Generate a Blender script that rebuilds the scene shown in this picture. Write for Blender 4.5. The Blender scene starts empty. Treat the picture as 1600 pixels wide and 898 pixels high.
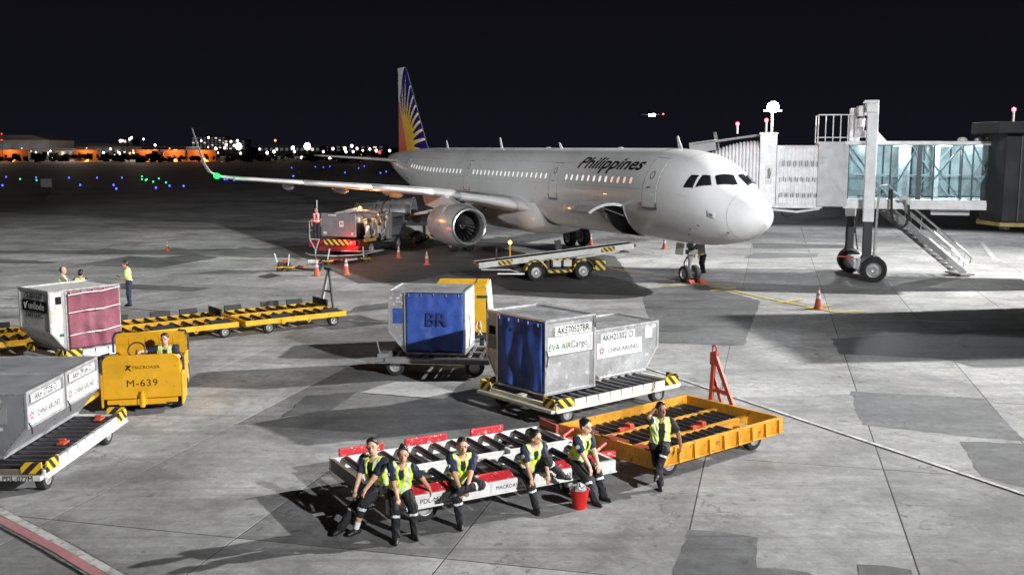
import bpy, bmesh, math, random
import numpy as np
from mathutils import Vector, Matrix
random.seed(7); RNG = np.random.default_rng(7)
S = bpy.context.scene
COL = S.collection
R = math.radians

# ------------------------------------------------------------------ camera
CAM_F, CAM_PITCH, CAM_H = 1622.77, 0.1345, 5.94          # focal length in photo pixels, tilt, eye height
cd = bpy.data.cameras.new('camera'); cam = bpy.data.objects.new('camera', cd); COL.objects.link(cam)
cd.sensor_width = 36.0; cd.lens = CAM_F / 1600 * 36.0; cd.clip_start = 0.3; cd.clip_end = 9000
cam.location = (0, 0, CAM_H); cam.rotation_euler = (math.pi / 2 - CAM_PITCH, 0, 0)
S.camera = cam

# ------------------------------------------------------------------ night sky
W = bpy.data.worlds.new('World'); S.world = W; W.use_nodes = True
wn = W.node_tree.nodes; wl = W.node_tree.links
bg = wn['Background']
tc = wn.new('ShaderNodeTexCoord'); sp = wn.new('ShaderNodeSeparateXYZ'); wl.new(tc.outputs['Generated'], sp.inputs[0])
rp = wn.new('ShaderNodeValToRGB'); wl.new(sp.outputs['Z'], rp.inputs[0])
rp.color_ramp.elements[0].position = 0.0; rp.color_ramp.elements[0].color = (0.0062, 0.0064, 0.0104, 1)
rp.color_ramp.elements[1].position = 0.22; rp.color_ramp.elements[1].color = (0.0030, 0.0030, 0.0042, 1)
wl.new(rp.outputs[0], bg.inputs[0]); bg.inputs[1].default_value = 1.0

# ------------------------------------------------------------------ apron floodlights (outside the frame, on the terminal side), plus an added bridge fill
def lamp(name, kind, loc, energy, color=(1, 1, 1), size=0.5, aim=None, spot=None, blend=0.3):
    d = bpy.data.lights.new(name, kind); d.energy = energy; d.color = color
    if kind in ('POINT', 'SPOT'): d.shadow_soft_size = size
    if kind == 'SPOT':
        d.spot_size = R(spot); d.spot_blend = blend
    o = bpy.data.objects.new(name, d); COL.objects.link(o); o.location = loc
    if aim is not None:
        o.rotation_euler = (Vector(aim) - Vector(loc)).to_track_quat('-Z', 'Y').to_euler()
    return o
lamp('floodlight_right', 'SPOT', (60, 46, 29), 410000, (1.0, 0.985, 0.955), 0.45, (1, 34, 0), 80, 0.75)
lamp('floodlight_front', 'SPOT', (24, -9, 17.5), 112000, (0.98, 0.985, 1.0), 0.4, (-21, 55, 7.2), 53, 0.55)
lamp('floodlight_behind', 'SPOT', (27, 76, 20), 20000, (0.94, 0.97, 1.0), 0.5, (10, 40, 0), 140)
lamp('floodlight_tail', 'SPOT', (-42, 2, 24), 88000, (0.98, 0.99, 1.0), 0.6, (-14, 76, 3), 50, 0.6)
lamp('bridge_fill', 'SPOT', (17, -6, 20), 78000, (0.96, 0.98, 1.0), 0.5, (14.5, 48, 6.6), 22, 0.4)  # added fill lamp, narrow cone that brightens the jet bridge and nose
S.view_settings.view_transform = 'Standard'; S.view_settings.look = 'None'
S.view_settings.exposure = 0.0; S.view_settings.gamma = 1.0
S.cycles.max_bounces = 6; S.cycles.sample_clamp_indirect = 4.0
S.cycles.use_light_tree = True

# ------------------------------------------------------------------ objects, names, labels
def tag(o, label=None, cat=None, group=None, kind=None):
    if label: o['label'] = label
    if cat: o['category'] = cat
    if group: o['group'] = group
    if kind: o['kind'] = kind
    return o
def thing(name, label, cat, loc=(0, 0, 0), rz=0.0, group=None):
    o = bpy.data.objects.new(name, None); COL.objects.link(o); o.empty_display_size = 0.2
    o.location = loc; o.rotation_euler = (0, 0, rz)
    return tag(o, label, cat, group)
def copy_tree(o, parent=None):
    kids = list(o.children)
    c = o.copy(); COL.objects.link(c)
    if parent is not None: c.parent = parent
    for ch in kids: copy_tree(ch, c)
    return c
def hx(s):
    v = [int(s[i:i + 2], 16) / 255 for i in (0, 2, 4)]
    return tuple(x / 12.92 if x <= 0.04045 else ((x + 0.055) / 1.055) ** 2.4 for x in v)
def ground(px, py, z=0.0):
    """the point of the plane at height z that a pixel of the 1600 x 898 photograph looks at"""
    u = (px - 800) / CAM_F; v = -(py - 449) / CAM_F
    c, s = math.cos(CAM_PITCH), math.sin(CAM_PITCH)
    d = Vector((u, c + v * s, -s + v * c)); t = (z - CAM_H) / d.z
    return Vector((0, 0, CAM_H)) + d * t
def at(px, py, Y):
    """the point at depth Y (metres along the ground) that a pixel looks at"""
    u = (px - 800) / CAM_F; v = -(py - 449) / CAM_F
    c, s = math.cos(CAM_PITCH), math.sin(CAM_PITCH)
    d = Vector((u, c + v * s, -s + v * c)); t = Y / d.y
    return Vector((0, 0, CAM_H)) + d * t

# ------------------------------------------------------------------ mesh collector
class MB:
    def __init__(s): s.v = []; s.f = []; s.m = []; s.cur = 0
    def mat(s, i): s.cur = i; return s
    def poly(s, pts):
        n = len(s.v); s.v += [tuple(p) for p in pts]; s.f.append(tuple(range(n, n + len(pts)))); s.m.append(s.cur); return s
    def add(s, vs, fs):
        n = len(s.v); s.v += [tuple(p) for p in vs]
        for f in fs: s.f.append(tuple(n + i for i in f)); s.m.append(s.cur)
        return s
    def box(s, c, d, rot=None, taper=None):
        x, y, z = d[0] / 2, d[1] / 2, d[2] / 2
        P = [Vector((a * x, b * y, e * z)) for e in (-1, 1) for b in (-1, 1) for a in (-1, 1)]
        if taper:
            for p in P[4:]: p.x *= taper[0]; p.y *= taper[1]
        if rot is not None:
            M = rot if isinstance(rot, Matrix) else Matrix.Rotation(rot, 3, 'Z')
            P = [M @ p for p in P]
        C = Vector(c)
        return s.add([p + C for p in P], [(0, 2, 3, 1), (4, 5, 7, 6), (0, 1, 5, 4), (2, 6, 7, 3), (0, 4, 6, 2), (1, 3, 7, 5)])
    def b2(s, lo, hi): return s.box([(a + b) / 2 for a, b in zip(lo, hi)], [abs(b - a) for a, b in zip(lo, hi)])
    def cyl(s, p0, p1, r0, r1=None, n=12, cap=True):
        r1 = r0 if r1 is None else r1
        p0, p1 = Vector(p0), Vector(p1); d = (p1 - p0).normalized()
        a = d.orthogonal().normalized(); b = d.cross(a)
        vs = []
        for p, r in ((p0, r0), (p1, r1)):
            for i in range(n):
                t = 2 * math.pi * i / n; vs.append(p + (a * math.cos(t) + b * math.sin(t)) * r)
        fs = [(i, (i + 1) % n, n + (i + 1) % n, n + i) for i in range(n)]
        if cap: fs += [tuple(range(n - 1, -1, -1)), tuple(range(n, 2 * n))]
        return s.add(vs, fs)
    def bar(s, p0, p1, w, h, up=(0, 0, 1)):
        p0, p1 = Vector(p0), Vector(p1); d = p1 - p0; L = d.length; d.normalize()
        up = Vector(up)
        if abs(d.dot(up)) > 0.98: up = Vector((0, 1, 0))
        x = d.cross(up).normalized(); z = x.cross(d)
        M = Matrix((x, d, z)).transposed()
        return s.box((p0 + p1) / 2, (w, L, h), M)
    def tube(s, pts, r, n=8):
        pts = [Vector(p) for p in pts]; vs = []; prev = None
        for i, p in enumerate(pts):
            d = (pts[min(i + 1, len(pts) - 1)] - pts[max(i - 1, 0)]).normalized()
            a = d.orthogonal().normalized() if prev is None else (prev - d * prev.dot(d)).normalized()
            prev = a; b = d.cross(a)
            rr = r[i] if isinstance(r, (list, tuple)) else r
            vs += [p + (a * math.cos(2 * math.pi * k / n) + b * math.sin(2 * math.pi * k / n)) * rr for k in range(n)]
        m = len(pts); fs = []
        for i in range(m - 1):
            for k in range(n): fs.append((i * n + k, i * n + (k + 1) % n, (i + 1) * n + (k + 1) % n, (i + 1) * n + k))
        fs += [tuple(range(n - 1, -1, -1)), tuple(range((m - 1) * n, m * n))]
        return s.add(vs, fs)
    def lathe(s, prof, n=24, M=None, closed=False):
        """prof: (radius, height) along local z, M places it"""
        M = M or Matrix.Identity(4); vs = []
        for r, z in prof:
            for k in range(n): vs.append(M @ Vector((r * math.cos(2 * math.pi * k / n), r * math.sin(2 * math.pi * k / n), z)))
        m = len(prof); fs = []
        rng = range(m if closed else m - 1)
        for i in rng:
            j = (i + 1) % m
            for k in range(n): fs.append((i * n + k, i * n + (k + 1) % n, j * n + (k + 1) % n, j * n + k))
        return s.add(vs, fs)
    def prism(s, poly, d0, d1, fn):
        """closed 2-D outline swept from d0 to d1; fn(p, q, d) -> point"""
        n = len(poly)
        vs = [fn(p, q, d0) for p, q in poly] + [fn(p, q, d1) for p, q in poly]
        fs = [(i, (i + 1) % n, n + (i + 1) % n, n + i) for i in range(n)] + [tuple(range(n - 1, -1, -1)), tuple(range(n, 2 * n))]
        return s.add(vs, fs)
    def grid(s, P, nu, nv, close_u=False):
        """P[i][j] points, i along u, j along v"""
        vs = [P[i][j] for i in range(nu) for j in range(nv)]; fs = []
        for i in range(nu if close_u else nu - 1):
            k = (i + 1) % nu
            for j in range(nv - 1): fs.append((i * nv + j, k * nv + j, k * nv + j + 1, i * nv + j + 1))
        return s.add(vs, fs)
    def sphere(s, c, r, n=12, m=8):
        c = Vector(c); r = (r, r, r) if not isinstance(r, (tuple, list)) else r; vs = []
        for i in range(m + 1):
            t = math.pi * i / m
            for k in range(n):
                f = 2 * math.pi * k / n
                vs.append(c + Vector((r[0] * math.sin(t) * math.cos(f), r[1] * math.sin(t) * math.sin(f), r[2] * math.cos(t))))
        fs = [(i * n + k, (i + 1) * n + k, (i + 1) * n + (k + 1) % n, i * n + (k + 1) % n) for i in range(m) for k in range(n)]
        return s.add(vs, fs)
    def mesh(s, name, mats, smooth=False, fix=True):
        me = bpy.data.meshes.new(name); me.from_pydata(s.v, [], s.f)
        for m in (mats if isinstance(mats, (list, tuple)) else [mats]): me.materials.append(m)
        me.polygons.foreach_set('material_index', s.m)
        if fix:
            bm = bmesh.new(); bm.from_mesh(me)
            bmesh.ops.remove_doubles(bm, verts=bm.verts, dist=1e-5)
            bmesh.ops.recalc_face_normals(bm, faces=bm.faces); bm.to_mesh(me); bm.free()
        if smooth: me.polygons.foreach_set('use_smooth', [True] * len(me.polygons))
        me.update(); return me
    def build(s, name, mats, parent=None, smooth=False, bevel=0, loc=None, rz=None, fix=True, seg=2):
        o = bpy.data.objects.new(name, s.mesh(name, mats, smooth, fix)); COL.objects.link(o)
        if parent is not None: o.parent = parent
        if loc is not None: o.location = loc
        if rz is not None: o.rotation_euler = (0, 0, rz)
        if bevel:
            b = o.modifiers.new('bevel', 'BEVEL'); b.width = bevel; b.segments = seg; b.limit_method = 'ANGLE'; b.angle_limit = R(35)
        if smooth: auto_smooth(o.data)
        return o
def auto_smooth(me, ang=38):
    bm = bmesh.new(); bm.from_mesh(me)
    for e in bm.edges: e.smooth = not (len(e.link_faces) == 2 and e.calc_face_angle(0) > R(ang))
    bm.to_mesh(me); bm.free()
def link_mesh(name, me, parent=None, loc=None, rot=None):
    o = bpy.data.objects.new(name, me); COL.objects.link(o)
    if parent is not None: o.parent = parent
    if loc is not None: o.location = loc
    if rot is not None: o.rotation_euler = rot
    return o
_txt = {}
def text_mesh(body, size, mat, shear=0.0, offset=0.0, align='CENTER', spacing=1.0, extrude=0.0015, name='lettering', xscale=1.0):
    c = bpy.data.curves.new('lettering', 'FONT'); c.body = body; c.size = size; c.shear = shear; c.offset = offset
    c.align_x = align; c.align_y = 'CENTER'; c.space_character = spacing; c.extrude = extrude; c.resolution_u = 3
    o = bpy.data.objects.new('lettering', c); COL.objects.link(o)
    me = bpy.data.meshes.new_from_object(o.evaluated_get(bpy.context.evaluated_depsgraph_get()))
    bpy.data.objects.remove(o); me.name = name; me.materials.clear(); me.materials.append(mat)
    if xscale != 1.0:
        me.transform(Matrix.Diagonal((xscale, 1, 1, 1)))
    return me
def lettering(body, size, mat, parent, M, **k):
    """print standing upright; M maps the text's own xy plane to the parent's space"""
    k['offset'] = 0.0 if 'M' in body else size * .012
    me = text_mesh(body, size, mat, **k); me.transform(M)
    return link_mesh('lettering', me, parent)
def frame(o, x, y):
    """matrix with origin o, x axis along x, y axis along y"""
    x = Vector(x).normalized(); y = Vector(y).normalized(); z = x.cross(y); M = Matrix((x, y, z)).transposed().to_4x4(); M.translation = Vector(o); return M

# ------------------------------------------------------------------ materials
def nodes(name):
    m = bpy.data.materials.new(name); m.use_nodes = True
    nt = m.node_tree; return m, nt, nt.nodes['Principled BSDF']
def N(nt, t, **k):
    n = nt.nodes.new(t)
    for a, b in k.items(): setattr(n, a, b)
    return n
def noise(nt, vec, scale, detail=4, rough=0.6, dist=0.0):
    n = N(nt, 'ShaderNodeTexNoise'); n.inputs['Scale'].default_value = scale; n.inputs['Detail'].default_value = detail
    n.inputs['Roughness'].default_value = rough; n.inputs['Distortion'].default_value = dist
    if vec is not None: nt.links.new(vec, n.inputs['Vector'])
    return n.outputs['Fac']
def ramp(nt, fac, stops):
    r = N(nt, 'ShaderNodeValToRGB'); e = r.color_ramp.elements
    while len(e) < len(stops): e.new(0.5)
    for el, (p, c) in zip(e, stops): el.position = p; el.color = (*c, 1) if not isinstance(c, (int, float)) else (c, c, c, 1)
    nt.links.new(fac, r.inputs[0]); return r.outputs[0]
def mixc(nt, fac, a, b, mode='MIX'):
    n = N(nt, 'ShaderNodeMix', data_type='RGBA', blend_type=mode)
    for i, v in ((0, fac), (6, a), (7, b)):
        if isinstance(v, (int, float)): n.inputs[i].default_value = v
        elif isinstance(v, tuple): n.inputs[i].default_value = (*v, 1) if len(v) == 3 else v
        else: nt.links.new(v, n.inputs[i])
    return n.outputs[2]
def mth(nt, op, a, b=0.0, clamp=False):
    n = N(nt, 'ShaderNodeMath', operation=op, use_clamp=clamp)
    for i, v in ((0, a), (1, b)):
        if isinstance(v, (int, float)): n.inputs[i].default_value = v
        else: nt.links.new(v, n.inputs[i])
    return n.outputs[0]
def bump(nt, b, h, strength=0.2, dist=0.02):
    n = N(nt, 'ShaderNodeBump'); n.inputs['Strength'].default_value = strength; n.inputs['Distance'].default_value = dist
    nt.links.new(h, n.inputs['Height']); nt.links.new(n.outputs[0], b.inputs['Normal'])
def paint(name, rgb, rough=0.45, metal=0.0, var=0.14, scale=2.5, chip=None, chip_at=0.64, dirt=0.25, bmp=0.08, coat=0.0, spec=0.5):
    """painted or bare metal, with uneven tone, grime and (chip) worn spots"""
    m, nt, b = nodes(name); t = N(nt, 'ShaderNodeTexCoord').outputs['Object']
    n1 = noise(nt, t, scale, 5); lo = tuple(c * (1 - var) for c in rgb); hi = tuple(min(1, c * (1 + var)) for c in rgb)
    col = ramp(nt, n1, [(0.3, lo), (0.7, hi)])
    if dirt:
        n2 = noise(nt, t, scale * 0.55, 6, 0.7, 0.6); f = ramp(nt, n2, [(0.5, 0.0), (0.78, dirt * 2)])
        col = mixc(nt, f, col, tuple(c * 0.35 + 0.012 for c in rgb))
    if chip is not None:
        n3 = noise(nt, t, scale * 3.2, 7, 0.75, 0.4); f = ramp(nt, n3, [(chip_at - .05, 0.0), (chip_at - .02, 1.0)]); col = mixc(nt, f, col, chip)
    nt.links.new(col, b.inputs['Base Color'])
    nt.links.new(ramp(nt, n1, [(0.25, max(0.05, rough - 0.12)), (0.75, min(1, rough + 0.15))]), b.inputs['Roughness'])
    b.inputs['Metallic'].default_value = metal; b.inputs['Coat Weight'].default_value = coat; b.inputs['Specular IOR Level'].default_value = spec
    if bmp: bump(nt, b, noise(nt, t, scale * 5, 4), bmp, 0.02)
    return m
def emit(name, rgb, strength):
    m, nt, b = nodes(name); b.inputs['Base Color'].default_value = (0, 0, 0, 1); b.inputs['Emission Color'].default_value = (*rgb, 1)
    b.inputs['Emission Strength'].default_value = strength
    try: m.cycles.emission_sampling = 'NONE'
    except Exception: pass
    return m
def hazard(name, c0, c1, freq=5.0, dirs=(1, 1, 1)):
    m, nt, b = nodes(name); t = N(nt, 'ShaderNodeTexCoord').outputs['Object']
    s = N(nt, 'ShaderNodeSeparateXYZ'); nt.links.new(t, s.inputs[0])
    v = mth(nt, 'ADD', mth(nt, 'ADD', mth(nt, 'MULTIPLY', s.outputs[0], dirs[0]), mth(nt, 'MULTIPLY', s.outputs[1], dirs[1])), mth(nt, 'MULTIPLY', s.outputs[2], dirs[2]))
    f = mth(nt, 'GREATER_THAN', mth(nt, 'FRACT', mth(nt, 'MULTIPLY', v, freq)), 0.5)
    col = mixc(nt, f, c0, c1); n = noise(nt, t, 12, 5, 0.7)
    col = mixc(nt, ramp(nt, n, [(0.5, 0.0), (0.75, 0.5)]), col, (0.08, 0.075, 0.06))
    nt.links.new(col, b.inputs['Base Color']); b.inputs['Roughness'].default_value = 0.5
    return m
def concrete(name, base, stain=0.5, seed=0.0, crack=True, tone=True):
    m, nt, b = nodes(name); g = N(nt, 'ShaderNodeNewGeometry').outputs['Position']
    mp = N(nt, 'ShaderNodeMapping'); mp.inputs['Location'].default_value = (seed, seed * 1.7, 0); nt.links.new(g, mp.inputs[0]); t = mp.outputs[0]
    big = noise(nt, t, 0.11, 4, 0.55, 0.6); mid = noise(nt, t, 0.5, 8, 0.6, 0.5); fine = noise(nt, t, 16, 6, 0.7)
    col = ramp(nt, mid, [(0.28, tuple(c * 0.58 for c in base)), (0.5, base), (0.75, tuple(min(1, c * 1.3) for c in base))])
    col = mixc(nt, 1.0, col, ramp(nt, big, [(0.34, (0.66, 0.66, 0.665)), (0.66, (1.2, 1.195, 1.18))]), 'MULTIPLY')
    col = mixc(nt, 1.0, col, ramp(nt, fine, [(0.3, 0.84), (0.7, 1.14)]), 'MULTIPLY')
    md2 = noise(nt, t, 4.2, 6, 0.68, 0.4); col = mixc(nt, 1.0, col, ramp(nt, md2, [(0.32, 0.78), (0.68, 1.2)]), 'MULTIPLY')
    # oil drips and dark smears
    st = noise(nt, t, 0.55, 7, 0.75, 1.6); col = mixc(nt, ramp(nt, st, [(0.50, 0.0), (0.70, stain * 1.15)]), col, tuple(c * 0.36 for c in base))
    sp_ = noise(nt, t, 3.1, 4, 0.5, 0.2); col = mixc(nt, ramp(nt, sp_, [(0.66, 0.0), (0.70, 0.7 * stain + .25)]), col, tuple(c * 0.28 for c in base))
    # tyre scuffs stretched along the taxi direction
    m2 = N(nt, 'ShaderNodeMapping'); m2.inputs['Rotation'].default_value = (0, 0, R(-22)); m2.inputs['Scale'].default_value = (0.09, 1.6, 1); nt.links.new(g, m2.inputs[0])
    sc = noise(nt, m2.outputs[0], 1.0, 7, 0.7, 0.8); col = mixc(nt, ramp(nt, sc, [(0.50, 0.0), (0.70, 0.62)]), col, tuple(c * 0.42 for c in base))
    m3 = N(nt, 'ShaderNodeMapping'); m3.inputs['Rotation'].default_value = (0, 0, R(31)); m3.inputs['Scale'].default_value = (0.14, 3.2, 1); nt.links.new(g, m3.inputs[0])
    s3 = noise(nt, m3.outputs[0], 1.0, 6, 0.7, 0.5); col = mixc(nt, ramp(nt, s3, [(0.54, 0.0), (0.70, 0.5)]), col, tuple(c * 0.5 for c in base))
    if crack:
        v = N(nt, 'ShaderNodeTexVoronoi', feature='DISTANCE_TO_EDGE'); v.inputs['Scale'].default_value = 0.42
        wv = N(nt, 'ShaderNodeVectorMath', operation='ADD'); nz = N(nt, 'ShaderNodeTexNoise'); nz.inputs['Scale'].default_value = 2.2; nz.inputs['Detail'].default_value = 5
        nt.links.new(t, nz.inputs['Vector']); nt.links.new(t, wv.inputs[0]); nt.links.new(nz.outputs['Color'], wv.inputs[1]); nt.links.new(wv.outputs[0], v.inputs['Vector'])
        line = ramp(nt, v.outputs['Distance'], [(0.0, 1.0), (0.007, 0.0)]); mask = ramp(nt, noise(nt, t, 0.33, 2), [(0.50, 0.0), (0.58, 0.8)])
        col = mixc(nt, mth(nt, 'MULTIPLY', line, mask), col, tuple(c * 0.2 for c in base))
    if tone:
        oi = N(nt, 'ShaderNodeObjectInfo'); col = mixc(nt, 1.0, col, oi.outputs['Color'], 'MULTIPLY')
    nt.links.new(col, b.inputs['Base Color'])
    nt.links.new(ramp(nt, mid, [(0.3, 0.62), (0.7, 0.88)]), b.inputs['Roughness'])
    b.inputs['Specular IOR Level'].default_value = 0.3
    h = N(nt, 'ShaderNodeMath', operation='ADD'); nt.links.new(fine, h.inputs[0]); nt.links.new(mid, h.inputs[1]); bump(nt, b, h.outputs[0], 0.35, 0.012)
    return m
def glass_mat(name, tint, refl=0.12, rough=0.03):
    m = bpy.data.materials.new(name); m.use_nodes = True; nt = m.node_tree; nt.nodes.clear()
    o = N(nt, 'ShaderNodeOutputMaterial'); tr = N(nt, 'ShaderNodeBsdfTransparent'); gl = N(nt, 'ShaderNodeBsdfGlossy'); mx = N(nt, 'ShaderNodeMixShader')
    tr.inputs[0].default_value = (*tint, 1); gl.inputs['Roughness'].default_value = rough; gl.inputs[0].default_value = (0.9, 0.95, 1, 1)
    lw = N(nt, 'ShaderNodeFresnel'); lw.inputs[0].default_value = 1.45
    f = mth(nt, 'ADD', lw.outputs[0], refl - 0.04, True); nt.links.new(f, mx.inputs[0]); nt.links.new(tr.outputs[0], mx.inputs[1]); nt.links.new(gl.outputs[0], mx.inputs[2]); nt.links.new(mx.outputs[0], o.inputs[0])
    return m
M = {}
M['concrete'] = concrete('concrete', (0.335, 0.337, 0.334)); M['dark_pavement'] = concrete('dark_pavement_patch', (0.118, 0.121, 0.125), 0.4, 31.0, True, True)
M['far'] = concrete('far_apron', (0.31, 0.312, 0.31), 0.45, 11.0, False, False)
M['joint'] = paint('joint_sealant', (0.035, 0.034, 0.033), 0.9, bmp=0)
M['white'] = paint('white_paint', (0.64, 0.64, 0.61), 0.45, chip=(0.3, 0.22, 0.15), chip_at=0.66, dirt=0.38)
M['cream'] = paint('cream_paint', (0.64, 0.61, 0.50), 0.45, chip=(0.28, 0.2, 0.13), chip_at=0.66, dirt=0.35)
M['yellow'] = paint('yellow_paint', (0.70, 0.38, 0.014), 0.45, chip=(0.2, 0.13, 0.06), chip_at=0.65, dirt=0.34)
M['ochre'] = paint('ochre_paint', (0.55, 0.25, 0.012), 0.5, chip=(0.2, 0.1, 0.05), chip_at=0.62, dirt=0.4)
M['red'] = paint('red_paint', (0.52, 0.022, 0.032), 0.5, chip=(0.72, 0.62, 0.6), chip_at=0.635, dirt=0.2, scale=4)
M['dirty'] = paint('dirty_steel', (0.16, 0.13, 0.10), 0.6, dirt=0.4, scale=4)
M['redmat'] = paint('red_steel', (0.42, 0.05, 0.025), 0.5, chip=(0.2, 0.1, 0.07), dirt=0.25)
M['dark'] = paint('dark_steel', (0.03, 0.03, 0.032), 0.55, dirt=0.1)
M['grey'] = paint('grey_steel', (0.22, 0.22, 0.225), 0.5, dirt=0.3)
M['roller'] = paint('roller_steel', (0.075, 0.075, 0.08), 0.36, 0.6, 0.25, dirt=0.15, scale=5)
M['rubber'] = paint('tyre_rubber', (0.02, 0.02, 0.021), 0.85, dirt=0.0, bmp=0.15, scale=8)
M['rim'] = paint('wheel_rim', (0.42, 0.42, 0.42), 0.4, 0.4, dirt=0.4, scale=6)
M['alu'] = paint('aluminium_sheet', (0.42, 0.425, 0.435), 0.45, 0.6, 0.16, dirt=0.3, scale=1.6, bmp=0.45, chip=(.62, .62, .63), chip_at=.62)
M['alu_light'] = paint('aluminium_edge', (0.62, 0.62, 0.63), 0.35, 0.7, 0.12, dirt=0.12, scale=5)
M['alu_grey'] = paint('dull_grey_panel', (0.24, 0.245, 0.255), 0.55, 0.2, 0.12, dirt=0.25, scale=2)
M['print'] = paint('black_print', (0.010, 0.010, 0.011), 0.9, bmp=0, dirt=0, spec=.2)
M['sign'] = paint('white_sign', (0.60, 0.60, 0.59), 0.6, bmp=0, dirt=0.12, scale=4)
M['haz'] = hazard('hazard_stripes', (0.72, 0.47, 0.02), (0.02, 0.02, 0.02), 4.2)
M['haz_small'] = hazard('hazard_stripes_small', (0.72, 0.5, 0.03), (0.02, 0.02, 0.02), 3.0)
# ------------------------------------------------------------------ apron: slabs on a grid, joints, patches, painted lines
GA = R(76.0); GV = Vector((math.cos(GA), math.sin(GA))); GU = Vector((math.sin(GA), -math.cos(GA)))
def gxy(u, v): return GU * u + GV * v
base = MB()
base.poly([(-4000, -60, -0.03), (4000, -60, -0.03), (4000, 300, -0.03), (-4000, 300, -0.03)])
apron = base.build('apron', M['far']); tag(apron, kind='structure')
UL = [-7.8 - 3.3 * k for k in range(9, 0, -1)] + [-7.8, -4.45, -1.08, 2.18, 5.1, 8.4, 11.7, 15.0, 18.3, 21.6, 24.9]
VL = [7.8 + 6 * k for k in range(0, 13)]
bed = MB(); P4 = [gxy(UL[0], VL[0]), gxy(UL[-1], VL[0]), gxy(UL[-1], VL[-1]), gxy(UL[0], VL[-1])]
bed.poly([(p.x, p.y, -0.006) for p in P4]); tag(bed.build('joint_bed', M['joint'], apron), kind='structure')
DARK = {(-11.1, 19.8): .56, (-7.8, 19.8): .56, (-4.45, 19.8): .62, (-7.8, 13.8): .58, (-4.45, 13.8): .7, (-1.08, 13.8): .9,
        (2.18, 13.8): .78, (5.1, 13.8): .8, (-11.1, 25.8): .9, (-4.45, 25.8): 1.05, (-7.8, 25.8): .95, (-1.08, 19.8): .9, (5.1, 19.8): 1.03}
def slab(u0, u1, v0, v1, tone):
    g = 0.012 if (abs(u0 - 2.18) < .1 or abs(u0 + 1.08) < .1 or abs(u0 - 5.1) < .1 or v0 < 19) else 0.005; h = -0.008
    q = [(u0 + g, v0 + g), (u1 - g, v0 + g), (u1 - g, v1 - g), (u0 + g, v1 - g)]; e = 0.004
    qi = [(u0 + g + e, v0 + g + e), (u1 - g - e, v0 + g + e), (u1 - g - e, v1 - g - e), (u0 + g + e, v1 - g - e)]
    lift = 0.0
    vs = [(*gxy(*a), h) for a in q] + [(*gxy(*a), lift - 0.001) for a in q] + [(*gxy(*a), lift) for a in qi]
    fs = [(i, (i + 1) % 4, 4 + (i + 1) % 4, 4 + i) for i in range(4)] + [(4 + i, 4 + (i + 1) % 4, 8 + (i + 1) % 4, 8 + i) for i in range(4)] + [(8, 9, 10, 11)]
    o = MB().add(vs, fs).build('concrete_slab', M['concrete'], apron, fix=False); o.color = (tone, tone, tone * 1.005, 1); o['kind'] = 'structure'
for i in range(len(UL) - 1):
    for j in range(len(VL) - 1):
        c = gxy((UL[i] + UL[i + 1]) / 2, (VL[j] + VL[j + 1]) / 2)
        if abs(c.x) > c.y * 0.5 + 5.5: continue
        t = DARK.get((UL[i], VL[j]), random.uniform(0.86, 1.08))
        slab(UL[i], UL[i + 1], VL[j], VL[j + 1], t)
# outside the grid the pavement goes on as plain sheets that butt against it
far = MB()
for a, b_, c, d in ((-300, UL[0], -40, 420), (UL[-1], 300, -40, 420), (UL[0], UL[-1], VL[-1], 420), (UL[0], UL[-1], -40, VL[0])):
    far.poly([(*gxy(a, c), -0.001), (*gxy(b_, c), -0.001), (*gxy(b_, d), -0.001), (*gxy(a, d), -0.001)])
far.build('pavement', M['far'], apron)['kind'] = 'structure'
# slabs hidden by the cull above would leave the bed open at the far sides
fill = MB()
for i in range(len(UL) - 1):
    for j in range(len(VL) - 1):
        c = gxy((UL[i] + UL[i + 1]) / 2, (VL[j] + VL[j + 1]) / 2)
        if abs(c.x) > c.y * 0.5 + 5.5:
            fill.poly([(*gxy(UL[i], VL[j]), -0.002), (*gxy(UL[i + 1], VL[j]), -0.002), (*gxy(UL[i + 1], VL[j + 1]), -0.002), (*gxy(UL[i], VL[j + 1]), -0.002)])
fill.build('pavement', M['far'], apron)['kind'] = 'structure'
fld = MB(); fld.poly([(-5000, 300, -0.028), (5000, 300, -0.028), (5000, 8000, -0.028), (-5000, 8000, -0.028)])
m_, nt_, b_ = nodes('dark_airfield_grass'); b_.inputs['Base Color'].default_value = (0.02, 0.03, 0.014, 1); b_.inputs['Roughness'].default_value = 0.95
tag(fld.build('airfield_ground', m_), kind='structure')
def rag(pts, n=7, a=0.045):
    out = []
    for i in range(len(pts)):
        p, q = pts[i], pts[(i + 1) % len(pts)]; L = (q - p).length
        k = max(2, min(60, int(L / 0.25)))
        for s in range(k):
            t = s / k; r = p.lerp(q, t); out.append((r.x + random.uniform(-a, a), r.y + random.uniform(-a, a)))
    return out
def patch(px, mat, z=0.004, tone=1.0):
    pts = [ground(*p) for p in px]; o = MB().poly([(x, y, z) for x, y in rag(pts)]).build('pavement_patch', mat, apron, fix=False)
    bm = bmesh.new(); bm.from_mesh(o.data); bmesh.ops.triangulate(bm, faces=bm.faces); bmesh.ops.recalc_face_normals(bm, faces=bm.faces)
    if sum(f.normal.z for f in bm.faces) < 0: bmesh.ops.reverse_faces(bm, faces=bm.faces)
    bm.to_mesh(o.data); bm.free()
    o.color = (tone, tone, tone, 1); o['kind'] = 'structure'
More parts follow.
